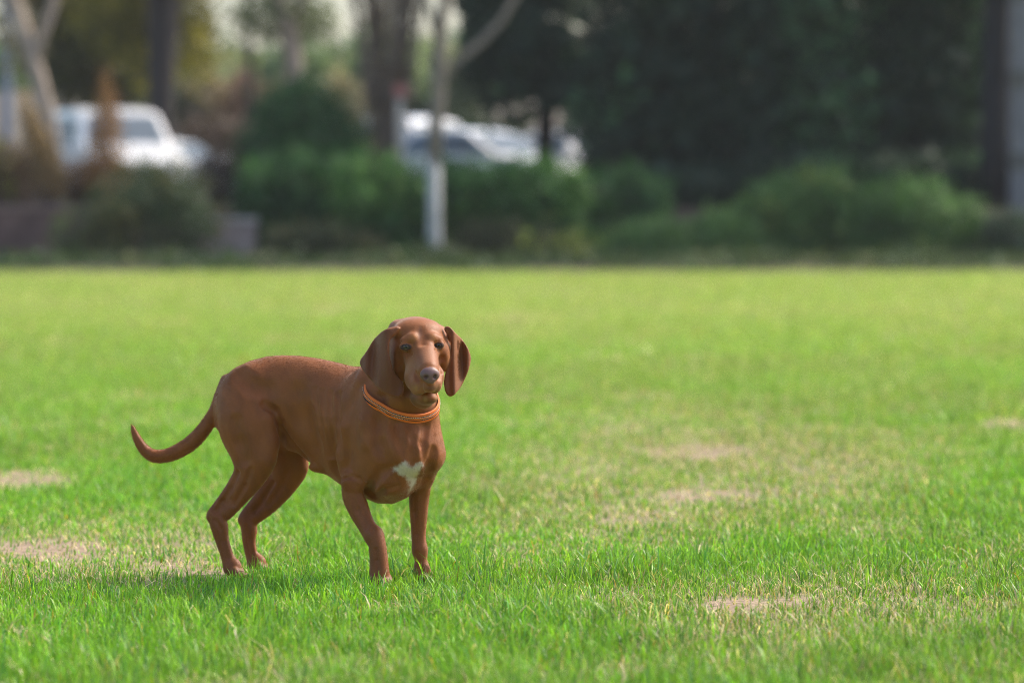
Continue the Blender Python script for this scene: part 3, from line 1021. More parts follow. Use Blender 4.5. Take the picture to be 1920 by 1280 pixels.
    def band(name, o0, o1, lift, th, mat, parent):
        prof = [(o0, 0), (o0 + .0006, lift + th * .7), (o0 + .002, lift + th), (o1 - .002, lift + th), (o1 - .0006, lift + th * .7), (o1, 0)]
        Vb, Fb = [], []
        for i in range(NA):
            a_ = 2 * math.pi * i / NA
            d_ = e1 * math.cos(a_) + e2 * math.sin(a_)
            for (o_, l_) in prof:
                # follow the flare of the neck
                fl = np.interp(o_, [-.016, 0, .014], [max(rlo[i], rr[i] - .004), rr[i], max(min(rhi[i], rr[i] + .003), rr[i] - .003)])
                fl = min(fl, rr[i] + .004)
                p_ = c0 + nx * o_ + d_ * (float(fl) + l_)
                Vb.append(tuple(np.array(p_) - L))
        m_ = len(prof)
        for i in range(NA):
            for j in range(m_ - 1):
                a_, b_ = i * m_ + j, ((i + 1) % NA) * m_ + j
                Fb.append((a_, b_, b_ + 1, a_ + 1))
        me_ = np_mesh(name, np.array(Vb), [np.array(Fb)])
        return link_mesh(name, me_, mat, parent)
    orange = mat_plain('orange_webbing', (.90, .19, .025), .55, noise=.08, scale=800, bump=.3)
    amber = mat_plain('amber_leather', (.50, .19, .05), .5, noise=.1, scale=600, bump=.2)
    black = mat_plain('black_strap', (.018, .016, .015), .5)
    thread = mat_plain('pale_thread', (.72, .66, .55), .6)
    col_root = band('collar', -.0150, .0110, .0005, .0028, orange, root)
    tag(col_root, 'orange collar with two black stitched stripes')
    def stripe(name, a_, b_, lift, mat):
        return band(name, a_, b_, lift, .0006, mat, col_root)
    s1 = stripe('stripe', -.0078, -.0042, .0032, black)
    s2 = stripe('stripe', .0010, .0046, .0032, black)
    stripe('lining', -.0036, .0004, .0031, amber)
    def stitches(o_, name):
        bm = bmesh.new()
        N = 120
        for q in range(N):
            a_ = 2 * math.pi * q / N
            i = a_ / (2 * math.pi) * NA
            r_ = float(np.interp(i, np.arange(NA + 1), np.append(rr, rr[0]))) + .0045
            d_ = e1 * math.cos(a_) + e2 * math.sin(a_)
            tdir = (-e1 * math.sin(a_) + e2 * math.cos(a_))
            mt = Matrix((tdir, nx, d_)).transposed().to_4x4()
            mt.translation = c0 + nx * o_ + d_ * r_ - Vector(L)
            bmesh.ops.create_uvsphere(bm, u_segments=8, v_segments=5, radius=1, matrix=mt @ Matrix.Diagonal((.0016, .0009, .0008, 1)))
        return bm_obj(name, bm, thread, col_root, True)
    stitches(-.0060, 'stitching'); stitches(.0028, 'stitching')


# ------------------------------------------------------------------ planting, walls and vehicles behind the lawn
def pxw(px, D_): return (px - 960) * D_ / FPX
def pyz(py, D_): return CAM_H - (py - 390) * D_ / FPX

def leaf_cloud(lobes, n, size, cols, holes=None, seed=0, droop=0.0, shell=.45, thin=.5):
    """lobes: (x, y, z, rx, ry, rz) ellipsoids; leaf-sized quads spread through their volume in clumps"""
    r = np.random.default_rng(seed + 500)
    L = np.array(lobes, float)
    vol = (L[:, 3] * L[:, 4] + L[:, 4] * L[:, 5] + L[:, 3] * L[:, 5])
    k = r.choice(len(L), n, p=vol / vol.sum())
    d = r.normal(size=(n, 3)); d /= np.linalg.norm(d, axis=1)[:, None]
    rad = (shell + (1 - shell) * r.random(n) ** .6)
    # uneven surface
    wob = 1 + .22 * np.sin(d[:, 0] * 5 + k * 2.1) * np.cos(d[:, 2] * 6 + k * 1.3) + .12 * np.sin(d[:, 1] * 13 + d[:, 0] * 11 + k)
    P = L[k, :3] + d * L[k, 3:] * (rad * wob)[:, None]
    P += r.normal(0, size * .8, (n, 3))
    # clumps and gaps
    g = fbm(P[:, 0] / (size * 9) + P[:, 1] / (size * 11), P[:, 2] / (size * 9) + P[:, 1] / (size * 13), 70 + seed % 50, 2)
    keep = g > thin * .45 + .1 * r.random(n)
    if holes is not None: keep &= ~holes(P)
    keep &= P[:, 2] > .02
    P, g, k, d = P[keep], g[keep], k[keep], d[keep]
    n = len(P)
    s_ = size * r.lognormal(0, .3, n)
    a = r.normal(size=(n, 3)); a[:, 2] -= droop; a /= np.linalg.norm(a, axis=1)[:, None]
    nn = d * .9 + r.normal(0, .7, (n, 3)) + np.array([0, 0, .3])
    b = np.cross(nn, a); b /= np.maximum(np.linalg.norm(b, axis=1), 1e-6)[:, None]
    V = np.stack([P - a * s_[:, None] * .5, P + b * s_[:, None] * .3, P + a * s_[:, None] * .5, P - b * s_[:, None] * .3], 1)
    ci = r.random((n, 1))
    c0, c1, c2 = [np.array(c)[None] for c in cols]
    C = c0 * (1 - ci) + c1 * ci
    pick = (g[:, None] > .62) & (r.random((n, 1)) < .55)
    C = np.where(pick, c2, C) * r.lognormal(0, .2, (n, 1))
    F_ = np.arange(n * 4).reshape(n, 4)
    return V.reshape(-1, 3), F_, np.repeat(C, 4, axis=0)

def crown(name, parent, base, *a, **k):
    V, F_, C = leaf_cloud(*a, **k)
    me = np_mesh(name, V - np.array(base), [F_], C)
    return link_mesh(name, me, M_LEAF, parent)

def tube(bm, pts, n=10):
    """pts: (x,y,z,r) list -> tapered tube with slightly uneven section"""
    prev = None
    P = [Vector(p[:3]) for p in pts]
    for i, p in enumerate(pts):
        t = (P[min(i + 1, len(P) - 1)] - P[max(i - 1, 0)]).normalized()
        u = t.cross(Vector((0, 1, .01))).normalized(); w = t.cross(u)
        ring = [bm.verts.new(P[i] + (u * math.cos(a) + w * math.sin(a)) * p[3] * (1 + .10 * math.sin(3 * a + i))) for a in [2 * math.pi * q / n for q in range(n)]]
        if prev:
            for q in range(n):
                bm.faces.new((prev[q], prev[(q + 1) % n], ring[(q + 1) % n], ring[q]))
        else: bm.faces.new(ring[::-1])
        prev = ring
    bm.faces.new(prev)

def trunk_obj(name, parent, base, strands, mat):
    bm = bmesh.new()
    for st in strands:
        tube(bm, [(p[0] - base[0], p[1] - base[1], p[2] - base[2], p[3]) for p in st])
    return bm_obj(name, bm, mat, parent, True)

def bark(name, col): return mat_plain(name, col, .9, noise=.4, scale=14, bump=.8)

def ppts(lst, D_):
    """(px, py, radius px) polyline standing at distance D_"""
    return [(*at(a, b, D_ + (c[0] if (c := rest) and len(c) else 0)), r_ * D_ / FPX) for (a, b, r_, *rest) in lst]

def shrub(name, label, cat, px0, px1, pytop, D_, cols, n, size, seed, group=None, zbase=0.0, depth=.9, lob=5, shape=1.0, stems=True, holes=None, thin=.5):
    x0, x1 = pxw(px0, D_), pxw(px1, D_)
    zt = pyz(pytop, D_)
    r = np.random.default_rng(seed)
    bx = (x0 + x1) / 2
    base = (bx, D_, zbase)
    root = tag(empty(name, base), label, cat, group)
    W, H = (x1 - x0) / 2, zt - zbase
    lobes = [(bx, D_, zbase + H * .45, W * .9, depth * .8, H * .5)]
    for i in range(lob):
        f = -1 + 2 * (i + .2 + .6 * r.random()) / lob
        hh = H * (1 - .55 * abs(f) ** 1.6 * shape) 
        rz = hh * r.uniform(.28, .42)
        lobes.append((bx + f * W * .72, D_ + r.uniform(-.6, .5) * depth, zbase + hh - rz * 1.02, W * r.uniform(.30, .44), depth * r.uniform(.4, .65), rz))
    for i in range(3):
        lobes.append((bx + r.uniform(-.75, .75) * W, D_ - depth * .35, zbase + H * .22, W * .35, depth * .5, H * .24))
    crown('foliage', root, base, lobes, n, size, cols, holes, seed, thin=thin)
    if stems:
        st = []
        for i in range(7):
            a = r.uniform(-.6, .6) * W
            st.append([(bx + a * .5, D_ + r.uniform(-.2, .2), zbase - .02, .03), (bx + a * .8, D_ + r.uniform(-.3, .3), zbase + H * .4, .02), (bx + a, D_ + r.uniform(-.4, .4), zbase + H * .8, .008)])
        trunk_obj('stems', root, base, st, BARK_D)
    return root

BARK_D = bark('dark_bark', (.035, .028, .026))
BARK_T = bark('tan_bark', (.36, .29, .23))
BARK_B = bark('brown_bark', (.19, .145, .11))
BARK_G = bark('grey_bark', (.19, .165, .135))

GREEN_D = ((.025, .080, .025), (.04, .125, .035), (.075, .19, .05))
GREEN_M = ((.035, .11, .03), (.06, .17, .04), (.13, .27, .06))
GREEN_L = ((.075, .165, .05), (.12, .23, .065), (.23, .31, .085))
OLIVE = ((.07, .09, .03), (.13, .13, .045), (.20, .19, .06))
REDBR = ((.085, .05, .04), (.12, .07, .05), (.16, .10, .07))
BLACKG = ((.022, .045, .030), (.045, .085, .050), (.085, .19, .085))

def build_planting():
    # ---- low ground cover between the lawn and the shrubs
    lobes = [(x_, 61.6 + .5 * math.sin(x_ * 1.7), .06, .75, 1.6 + .15 * math.sin(x_ * 5.1), .14 + .08 * math.sin(x_ * 2.3)) for x_ in np.arange(-26, 26, .6)]
    V, F_, C = leaf_cloud(lobes, 52000, .10, ((.045, .08, .03), (.07, .11, .04), (.13, .15, .06)), None, 15, thin=0, shell=.1)
    tag(link_mesh('ground_cover', np_mesh('ground_cover', V, [F_], C), M_LEAF), 'dark low ground cover along the far edge of the lawn', 'ground cover', kind='stuff')
    # ---- hedge shrubs in the middle, left to right
    G = 'dark green shrubs along the far edge of the lawn'
    spots = [(445, 655, 275, 65.0, GREEN_D, 'dark green shrub at the foot of the conical evergreen'),
             (590, 810, 288, 64.6, GREEN_M, 'dark green shrub just left of the whitewashed tree trunk'),
             (745, 965, 296, 64.9, GREEN_M, 'dark green shrub just right of the whitewashed tree trunk'),
             (880, 1120, 292, 64.6, GREEN_M, 'dark green shrub in front of the dark gap under the evergreens'),
             (1050, 1260, 310, 65.2, GREEN_D, 'dark shrub in the shade beside the small yellow-green bush')]
    for i, (a, b, t_, D_, c, lb) in enumerate(spots):
        shrub('shrub', lb, 'shrub', a, b, t_, D_, c, 9000, .11, 20 + i, group=G, lob=6, shape=.25, thin=.3)
    shrub('low_shrub', 'low brownish-green shrub under the hedge left of the white trunk', 'shrub', 470, 720, 412, 63.6, ((.06, .09, .04), (.10, .11, .055), (.17, .13, .07)), 3500, .07, 31, depth=.5, shape=.4)
    shrub('low_shrub', 'low brownish-green shrub under the hedge right of the white trunk', 'shrub', 820, 1030, 402, 63.7, ((.055, .08, .04), (.09, .10, .05), (.13, .14, .06)), 3200, .07, 32, depth=.5, shape=.4)
    shrub('low_shrub', 'low sparse greyish shrub growing round the foot of the whitewashed trunk', 'shrub', 745, 885, 462, 62.5, ((.05, .085, .04), (.09, .11, .05), (.13, .15, .07)), 1500, .08, 33, depth=.35, shape=.4, thin=.55)
    # ---- dry shrubs on the bank
    for i, (a, c, t_) in enumerate([(250, 370, 150), (330, 440, 128), (400, 520, 140), (480, 600, 150), (570, 700, 138), (660, 790, 150), (760, 900, 140)]):
        shrub('bank_shrub', ['green shrub', 'beige-brown shrub', 'reddish dry shrub', 'olive shrub', 'straw-coloured shrub', 'brown shrub', 'dark green shrub'][i] + ' on the far dry bank' + [' behind the dark trunk', ' just right of the dark trunk', ' left of the tan trunk', ' behind the tan trunk', ' right of the tan trunk', ' behind the bare stems', ' behind the whitewashed tree'][i], 'shrub', a, c, t_, 96.5 + .4 * (i % 3),
              [((.07, .11, .05), (.11, .15, .07), (.15, .19, .09)), ((.22, .165, .11), (.28, .21, .14), (.34, .27, .18)), ((.18, .10, .075), (.23, .14, .10), (.28, .18, .13)), ((.11, .12, .06), (.15, .15, .08), (.2, .19, .1)), ((.28, .24, .14), (.34, .29, .17), (.4, .34, .2)), ((.15, .11, .08), (.2, .15, .1), (.25, .19, .13)), ((.05, .08, .04), (.08, .11, .05), (.1, .14, .07))][i], 4200, .2, 190 + i, group='dry shrubs on the far bank', zbase=1.7, lob=6, shape=.5, thin=.25, stems=False)
    # ---- conical evergreen
    D_ = 67.5; b = (pxw(566, D_), D_, 1.0)
    root = tag(empty('conical_evergreen', b), 'dark green cone-shaped evergreen standing above the hedge', 'tree')
    lobes = []
    for k in range(12):
        f = k / 11
        w = (118 * (1 - f) ** .5 + 30) * D_ / FPX
        z = pyz(345 - 180 * f, D_)
        lobes.append((b[0] + .15 * math.sin(k * 2.3) * (1 - f), D_ + .1 * math.cos(k * 3), z, w, w * .8, .30))
    crown('foliage', root, b, lobes, 12000, .10, GREEN_D, None, 41, thin=.15)
    trunk_obj('trunk', root, b, [[(b[0], D_, .95, .09), (b[0], D_, 2.2, .05), (b[0], D_, 2.95, .01)]], BARK_D)
    shrub('twiggy_shrub', 'thin tan twiggy shrub between the conical evergreen and the bare stems', 'shrub', 628, 705, 165, 68.6, ((.26, .20, .12), (.33, .26, .16), (.30, .32, .15)), 1500, .08, 76, zbase=1.0, depth=.4, shape=.5, thin=.6)
    # ---- the bright bushes on the right
    G = 'bright green bushes at the right end of the lawn'
    for i, (a, c, t_, D_, lb) in enumerate([(1120, 1300, 418, 63.8, 'low bright green bush, leftmost in front of the dark trees'), (1235, 1450, 396, 63.9, 'bright green bush between the low leftmost one and the tallest one'),
                                             (1350, 1660, 318, 64.4, 'tallest bright green bush in front of the dark trees'), (1540, 1860, 332, 64.2, 'broad bright green bush with yellow tips near the grey pillar')]):
        shrub('bush', lb, 'bush', a, c, t_, D_, GREEN_L if i != 1 else ((.11, .21, .07), (.17, .29, .085), (.28, .38, .11)), 13000 if i > 1 else 6500, .10, 50 + i, group=G, lob=8, depth=.8, shape=.55)
    shrub('bush', 'small yellow-green bush sprouting in front of the dark hedge', 'bush', 990, 1105, 402, 63.4, ((.16, .22, .06), (.26, .30, .08), (.40, .40, .12)), 1300, .075, 60, depth=.4, shape=.5, thin=.62)
    shrub('low_shrub', 'dark low shrub at the foot of the grey pillar', 'shrub', 1790, 1990, 392, 64.2, ((.03, .06, .04), (.045, .085, .05), (.06, .11, .05)), 4500, .08, 61, depth=.7, shape=.3)
    # ---- brown hedge behind the car park
    for i, (a, c, t_) in enumerate([(300, 480, 232), (440, 640, 226), (600, 830, 222), (800, 1010, 225), (60, 330, 238)]):
        shrub('hedge', ['brownish hedge behind the white car near the olive bush', 'brownish hedge behind the conical evergreen', 'brownish hedge behind the many-stemmed bare tree', 'dark hedge behind the white cars in the middle', 'dull green hedge behind the white van at the left'][i], 'hedge', a, c, t_, 89.5 + .3 * i,
              [((.09, .06, .05), (.13, .085, .07), (.18, .12, .09)), ((.08, .07, .05), (.12, .10, .07), (.16, .14, .09)), ((.10, .07, .055), (.14, .10, .08), (.19, .14, .11)), ((.03, .05, .03), (.05, .07, .045), (.08, .10, .06)), ((.06, .09, .045), (.09, .12, .055), (.13, .15, .07))][i], 5000, .16, 160 + i, group='hedge behind the car park', zbase=1.0, lob=7, shape=.12, thin=.2, stems=False)
    # ---- left side
    shrub('round_bush', 'round olive and dark green bush in front of the white van', 'bush', 150, 412, 286, 63.9, ((.045, .085, .045), (.08, .11, .045), (.17, .16, .055)), 9000, .08, 70, lob=8, depth=.9, shape=.8)
    shrub('brown_shrub', 'reddish-brown shrub at the left edge above the low wall', 'shrub', -90, 105, 262, 67.0, REDBR, 5200, .08, 71, zbase=1.0, depth=.8, shape=.6)
    shrub('brown_shrub', 'reddish-brown shrub between the low wall and the orange conifer', 'shrub', 60, 300, 290, 66.9, ((.10, .055, .035), (.16, .085, .045), (.25, .14, .06)), 3600, .07, 72, zbase=1.0, depth=.6, shape=.6)
    shrub('brown_shrub', 'dark brown shrub just left of the conical evergreen', 'shrub', 350, 500, 270, 67.2, ((.07, .05, .042), (.11, .075, .06), (.17, .11, .08)), 3200, .07, 73, zbase=1.0, depth=.6, shape=.4)
    shrub('yellow_shrub', 'small yellow-green shrub on top of the wall at the left edge', 'shrub', -70, 40, 248, 66.6, ((.14, .16, .04), (.2, .2, .05), (.25, .25, .06)), 1200, .07, 74, zbase=1.0, depth=.4, shape=.4)
    shrub('spiky_plant', 'pale green upright plant in front of the low wall', 'plant', 90, 160, 395, 63.3, ((.10, .15, .05), (.16, .2, .06), (.22, .26, .08)), 700, .07, 75, depth=.25, shape=.6)
    # two golden conifers
    for (cx, top, bot, w, lean, lb, sd, c) in [(200, 148, 345, 42, 0, 'orange-brown cone-shaped conifer in front of the white van', 80, ((.22, .11, .045), (.34, .18, .07), (.45, .26, .10))),
                                              (45, 188, 345, 28, 32, 'leaning ochre conifer beside the pale trunk at the left edge', 81, ((.24, .16, .08), (.36, .24, .11), (.46, .32, .15)))]:
        D_ = 66.3 if sd == 80 else 66.0
        b = (pxw(cx + lean, D_), D_, 1.0)
        root = tag(empty('golden_conifer', b), lb, 'conifer')
        lobes = []
        for k in range(9):
            f = k / 8
            ww = (w * (1 - f) ** .7 + 7) * D_ / FPX
            lobes.append((pxw(cx + lean * (1 - f) * 1.6, D_), D_, pyz(bot - (bot - top) * f, D_), ww, ww, .22))
        crown('foliage', root, b, lobes, 3600, .06, c, None, sd, thin=.3)
        trunk_obj('trunk', root, b, [[(b[0], D_, .95, .06), (pxw(cx, D_), D_, pyz(top + 20, D_), .015)]], BARK_B)

def build_trees():
    # ---- whitewashed tree at the end of the lawn
    D_ = 63.1; b = at(815, 500, D_); b[2] = 0
    root = tag(empty('whitewashed_tree', tuple(b)), 'slender bare tree with a whitewashed lower trunk at the lawn edge', 'tree')
    wash = mat_plain('whitewash', (.44, .44, .43), .9, noise=.25, scale=5, bump=.3)
    bm = bmesh.new()
    tube(bm, [(0, 0, -.02, .15), (0, 0, .12, .12), (.0, 0, .9, .108), (0, 0, 1.86, .104)])
    bm_obj('whitewash', bm, wash, root, True)
    st = [ppts([(815, 310, 13), (818, 240, 14), (824, 150, 14), (826, 60, 13), (835, -20, 12), (850, -180, 10), (840, -400, 6), (850, -560, 3)], D_),
          ppts([(824, 160, 8, 0), (860, 112, 7.5, .1), (905, 78, 7, .2), (940, 38, 6.5, .3), (968, -10, 6, .4), (1010, -120, 6, .5), (1040, -260, 3, .6)], D_),
          ppts([(826, 90, 7, 0), (805, 20, 7, -.1), (780, -70, 6, -.2), (740, -220, 3, -.3)], D_),
          ppts([(835, -20, 7, 0), (880, -140, 6, -.1), (900, -320, 3, -.2)], D_)]
    trunk_obj('trunk', root, b, st, BARK_G)
    # ---- multi-stem bare tree
    D_ = 70.5; b = at(735, 330, D_); b[2] = 1.0
    root = tag(empty('bare_tree', tuple(b)), 'many-stemmed bare brown tree in front of the white vehicles', 'tree')
    tops = [(668, 5), (690, 5.5), (712, 6.5), (735, 6), (752, 7), (770, 6), (790, 5), (700, 4), (760, 4)]
    st = []
    for i, (tx, r_) in enumerate(tops):
        bx = 722 + (tx - 730) * .18
        dd = (i % 3 - 1) * .35
        st.append(ppts([(bx, 345, r_ + 3, 0), (bx + (tx - 730) * .15, 240, r_ + 2, dd * .4), (tx * .75 + bx * .25, 120, r_ + 1, dd * .8), (tx, 0, r_, dd), (tx + (tx - 730) * .4, -160, r_ * .7, dd * 1.3), (tx + (tx - 730) * .8, -330, 2, dd * 1.6)], D_))
        for q in range(6):
            y0 = 200 - q * 55
            sx = random.choice((-1, 1))
            xx = bx + (tx - bx) * (345 - y0) / 345
            st.append(ppts([(xx, y0, 3.2, dd), (xx + sx * random.uniform(10, 22), y0 - 50, 2.2, dd), (xx + sx * random.uniform(16, 34), y0 - 120, 1.2, dd)], D_))
    trunk_obj('trunk', root, b, st, BARK_B)
    lob = [(pxw(728, D_), D_, pyz(190, D_), .42, .5, .7), (pxw(732, D_), D_, pyz(110, D_), .55, .5, 1.0), (pxw(730, D_), D_, pyz(0, D_), .7, .6, 1.0)]
    crown('dead_leaves', root, b, lob, 2400, .07, ((.20, .13, .09), (.28, .19, .13), (.34, .25, .16)), None, 90, thin=.3, shell=.1)
    # ---- tan trunk
    D_ = 88.0; b = at(550, 330, D_); b[2] = 1.0
    root = tag(empty('tan_tree', tuple(b)), 'pale tan trunk rising behind the conical evergreen', 'tree')
    trunk_obj('trunk', root, b, [ppts([(556, 330, 20), (556, 170, 19), (552, 110, 18), (540, 50, 17), (522, 0, 13), (505, -120, 10), (500, -260, 4)], D_),
                                ppts([(545, 70, 10), (560, 20, 8), (585, -60, 6), (600, -160, 3)], D_)], BARK_T)
    crown('crown', root, b, [(pxw(500, D_), D_ + .5, pyz(20, D_), .9, 1.2, .7), (pxw(585, D_), D_ + .5, pyz(40, D_), .55, .9, .6), (pxw(540, D_), D_, pyz(-160, D_), 2.2, 1.6, 1.4)], 5000, .16, ((.10, .13, .06), (.16, .19, .08), (.22, .24, .11)), None, 91, thin=.6)
    # ---- dark trunk with yellow crown
    D_ = 80.0; b = at(303, 340, D_); b[2] = 1.0
    root = tag(empty('yellow_crowned_tree', tuple(b)), 'tree with a thick dark trunk and yellow-green crown behind the van', 'tree')
    trunk_obj('trunk', root, b, [ppts([(302, 340, 26), (303, 230, 24), (305, 120, 26), (306, 40, 30), (304, -20, 34), (285, -120, 22), (250, -260, 10), (230, -380, 5)], D_),
                                ppts([(308, 0, 18), (345, -90, 14), (390, -230, 8), (400, -340, 4)], D_)], BARK_D)
    crown('crown', root, b, [(pxw(352, D_), D_ + 1.7, pyz(55, D_), .45, .9, 1.15), (pxw(258, D_), D_ + 1.7, pyz(50, D_), .45, .8, 1.2), (pxw(190, D_), D_ + 1.9, pyz(20, D_), .9, 1.2, .75),
                            (pxw(300, D_), D_, pyz(-200, D_), 3.0, 2.2, 2.0)], 10000, .19, ((.13, .125, .025), (.22, .20, .03), (.34, .29, .045)), None, 92, thin=.35)
    # ---- olive crowned tree far left
    D_ = 84.0; b = at(215, 330, D_); b[2] = 1.0
    root = tag(empty('olive_tree', tuple(b)), 'olive-brown leafy tree filling the upper left behind the van', 'tree')
    trunk_obj('trunk', root, b, [ppts([(222, 330, 9), (220, 200, 9), (215, 60, 8), (205, -120, 5)], D_)], BARK_D)
    crown('crown', root, b, [(pxw(150, D_), D_, pyz(80, D_), 1.2, 1.2, 1.5), (pxw(235, D_), D_ + .5, pyz(110, D_), .8, 1.2, 1.1), (pxw(110, D_), D_, pyz(-60, D_), 1.6, 1.4, 1.2), (pxw(250, D_), D_ + 1, pyz(-20, D_), 1.0, 1.2, 1.2)],
          12000, .19, ((.07, .08, .025), (.11, .11, .035), (.18, .16, .04)), None, 93, thin=.25)
    # ---- pale leaning trunk at the left
    D_ = 71.5; b = at(95, 330, D_); b[2] = 1.0
    root = tag(empty('pale_trunk_tree', tuple(b)), 'pale leaning tree forking beside the blue-grey post', 'tree')
    trunk_obj('trunk', root, b, [ppts([(104, 330, 17), (92, 225, 16), (74, 150, 15), (48, 70, 15), (25, 0, 14), (5, -90, 12), (-30, -240, 7), (-50, -360, 3)], D_),
                                ppts([(66, 130, 10), (76, 75, 9), (98, 15, 9), (112, -60, 8), (135, -200, 5), (140, -320, 2)], D_)], BARK_T)
    crown('crown', root, b, [(pxw(40, D_), D_, pyz(-150, D_), 1.4, 1.3, .9), (pxw(30, D_), D_ + .8, pyz(60, D_), .5, .7, .8)], 2500, .1, ((.10, .085, .05), (.15, .13, .07), (.2, .16, .09)), None, 94, thin=.8)
    # ---- slim dark trunks seen in the distance
    for cx, r_, lb in ((118, 8, 'thin dark trunk just right of the pale leaning tree'), (468, 7, 'thin grey trunk left of the tan one')):
        D_ = 90.0; b = at(cx, 330, D_); b[2] = 1.0
        root = tag(empty('slim_tree', tuple(b)), lb, 'tree')
        trunk_obj('trunk', root, b, [ppts([(cx, 330, r_), (cx + 3, 150, r_), (cx - 4, 0, r_ - 1), (cx + 5, -150, 3)], D_)], BARK_D)
        crown('crown', root, b, [(pxw(cx, D_), D_, pyz(-120, D_), 1.3, 1.2, 1.1)], 1200, .11, GREEN_M, None, 95, thin=.6)
    # ---- big dark evergreens on the right
    def holes(P):
        px = 960 + FPX * P[:, 0] / P[:, 1]; py = 390 + FPX * (CAM_H - P[:, 2]) / P[:, 1]
        low = 232 + 30 * np.sin((px - 850) / 45.0)
        gap = (px < 1115) & (py > low)                       # the crowns end above the cars
        gap |= (px < 850 + 18 * np.sin(py / 37.0))
        for (a, c, r_) in ((924, 167, 13), (890, 195, 9), (1000, 197, 10), (970, 205, 9), (1000, 250, 9)):
            gap |= (px - a) ** 2 + (py - c) ** 2 < (r_ * .8) ** 2
        return gap
    for i, (cx, D_, hw, lb, lobes, n) in enumerate([
        (985, 71.0, 1, 'dark evergreen tree overhanging the parked cars', [(-.2, 0, 4.0, 1.35, 1.3, 1.5), (.3, .2, 6.2, 1.6, 1.5, 1.6), (-.7, .2, 5.2, .9, 1.0, 1.3), (.9, -.2, 3.2, .7, .8, .9), (0, 0, 8, 1.1, 1.1, 1.3)], 11000),
        (1230, 69.5, 1, 'dark evergreen tree between the parked cars and the bright bushes', [(0, 0, 3.0, 1.5, 1.3, 2.0), (.2, .2, 5.4, 1.7, 1.5, 2.0), (-.5, -.3, 2.2, 1.0, .8, 1.0), (.8, -.4, 2.2, .9, .8, 1.1), (0, 0, 8, 1.3, 1.2, 1.5)], 15000),
        (1500, 69.0, 1, 'broad dark evergreen tree behind the tallest bright bush', [(0, 0, 2.8, 1.6, 1.3, 2.0), (.2, .2, 5.4, 1.8, 1.5, 2.0), (-.8, -.3, 2.0, .9, .8, 1.0), (.9, -.4, 2.4, .9, .8, 1.2), (-.5, -.6, 4.2, .8, .6, .8), (0, 0, 8, 1.4, 1.2, 1.5)], 16000),
        (1745, 69.3, 1, 'dark evergreen tree just left of the made-up trunk in the dark gap', [(0, 0, 2.6, 1.4, 1.2, 2.0), (.1, .2, 5.2, 1.6, 1.4, 2.0), (-.6, -.4, 3.6, .8, .7, 1.0), (.5, -.4, 2.0, .8, .7, 1.0), (0, 0, 7.6, 1.2, 1.2, 1.5)], 13000),
        (1990, 71.5, 1, 'dark evergreen tree behind the grey pillar', [(0, 0, 2.8, 1.5, 1.2, 2.1), (.1, .2, 5.4, 1.6, 1.4, 2.0), (0, 0, 7.6, 1.2, 1.2, 1.5)], 8000)]):
        b = (pxw(cx, D_), D_, 1.0)
        root = tag(empty('dark_evergreen', b), lb, 'tree', 'dark evergreen trees on the right')
        lb_ = [(b[0] + l[0], D_ + l[1], l[2], *l[3:]) for l in lobes]
        crown('crown', root, b, lb_, int(n * 1.5), .20, BLACKG, holes if i == 0 else None, 100 + i, thin=.08, shell=.25)
        tx = b[0] + (.35 if i == 0 else 0)
        trunk_obj('trunk', root, b, [[(tx, D_, .95, .2), (tx + .05, D_, 3, .16), (tx - .1, D_, 6, .10), (tx, D_, 9, .03)]], BARK_D)
    for i, (a, c, t_, lb) in enumerate([(1130, 1400, 330, 'dark ivy-like undergrowth left of the tallest bright bush'), (1360, 1620, 300, 'dark undergrowth straight behind the tallest bright bush'), (1580, 1860, 300, 'dark undergrowth between the broad bright bush and the made-up trunk in the dark gap')]):
        shrub('undergrowth', lb, 'shrub', a, c, t_, 67.3, BLACKG, 9000, .14, 180 + i, group='dark undergrowth below the evergreens', zbase=1.0, lob=6, shape=.2, thin=.1)
    # made-up black trunk standing in for the dark gap beside the pillar
    D_ = 66.5; b = at(1868, 400, D_); b[2] = 1.0
    root = tag(empty('dark_gap_trunk', tuple(b)), 'made-up nearly black trunk standing in for the dark gap beside the grey pillar', 'tree')
    trunk_obj('trunk', root, b, [ppts([(1866, 405, 32), (1868, 250, 27), (1870, 100, 26), (1872, -60, 24), (1865, -220, 16), (1860, -380, 6)], D_)], mat_plain('dark_gap_bark', (.022, .022, .026), .95, noise=.3, scale=10, bump=.6))
    crown('crown', root, b, [(b[0], D_, 6.2, 1.6, 1.5, 1.5)], 3500, .13, BLACKG, None, 120, thin=.3)
    # ---- a distant wood behind everything, one mass
    rw = np.random.default_rng(77)
    lw = [(x_, 150 + rw.uniform(-3, 3), 5 + 1.0 * rw.random(), 2.6, 2.0, 1.6 + (2.5 * rw.random() + 1.5 if abs(x_) > 24 else .4 * rw.random())) for x_ in np.arange(-75, 75, 2.2)]
    V, F_, C = leaf_cloud(lw, 42000, .5, ((.06, .10, .045), (.10, .15, .06), (.16, .21, .09)), None, 79, thin=.15, shell=.3)
    tag(link_mesh('distant_wood', np_mesh('distant_wood', V, [F_], C), M_LEAF), 'distant wood along the skyline', 'wood', kind='stuff')
    # ---- far wooded skyline: trees one can tell apart
    r = np.random.default_rng(5)
    far = [(360, 118, 60), (420, 95, 70), (480, 108, 62), (545, 92, 70), (610, 112, 60), (672, 88, 66), (740, 70, 70), (250, 60, 80), (120, 70, 80), (10, 80, 80), (820, 90, 60), (900, 60, 60)]
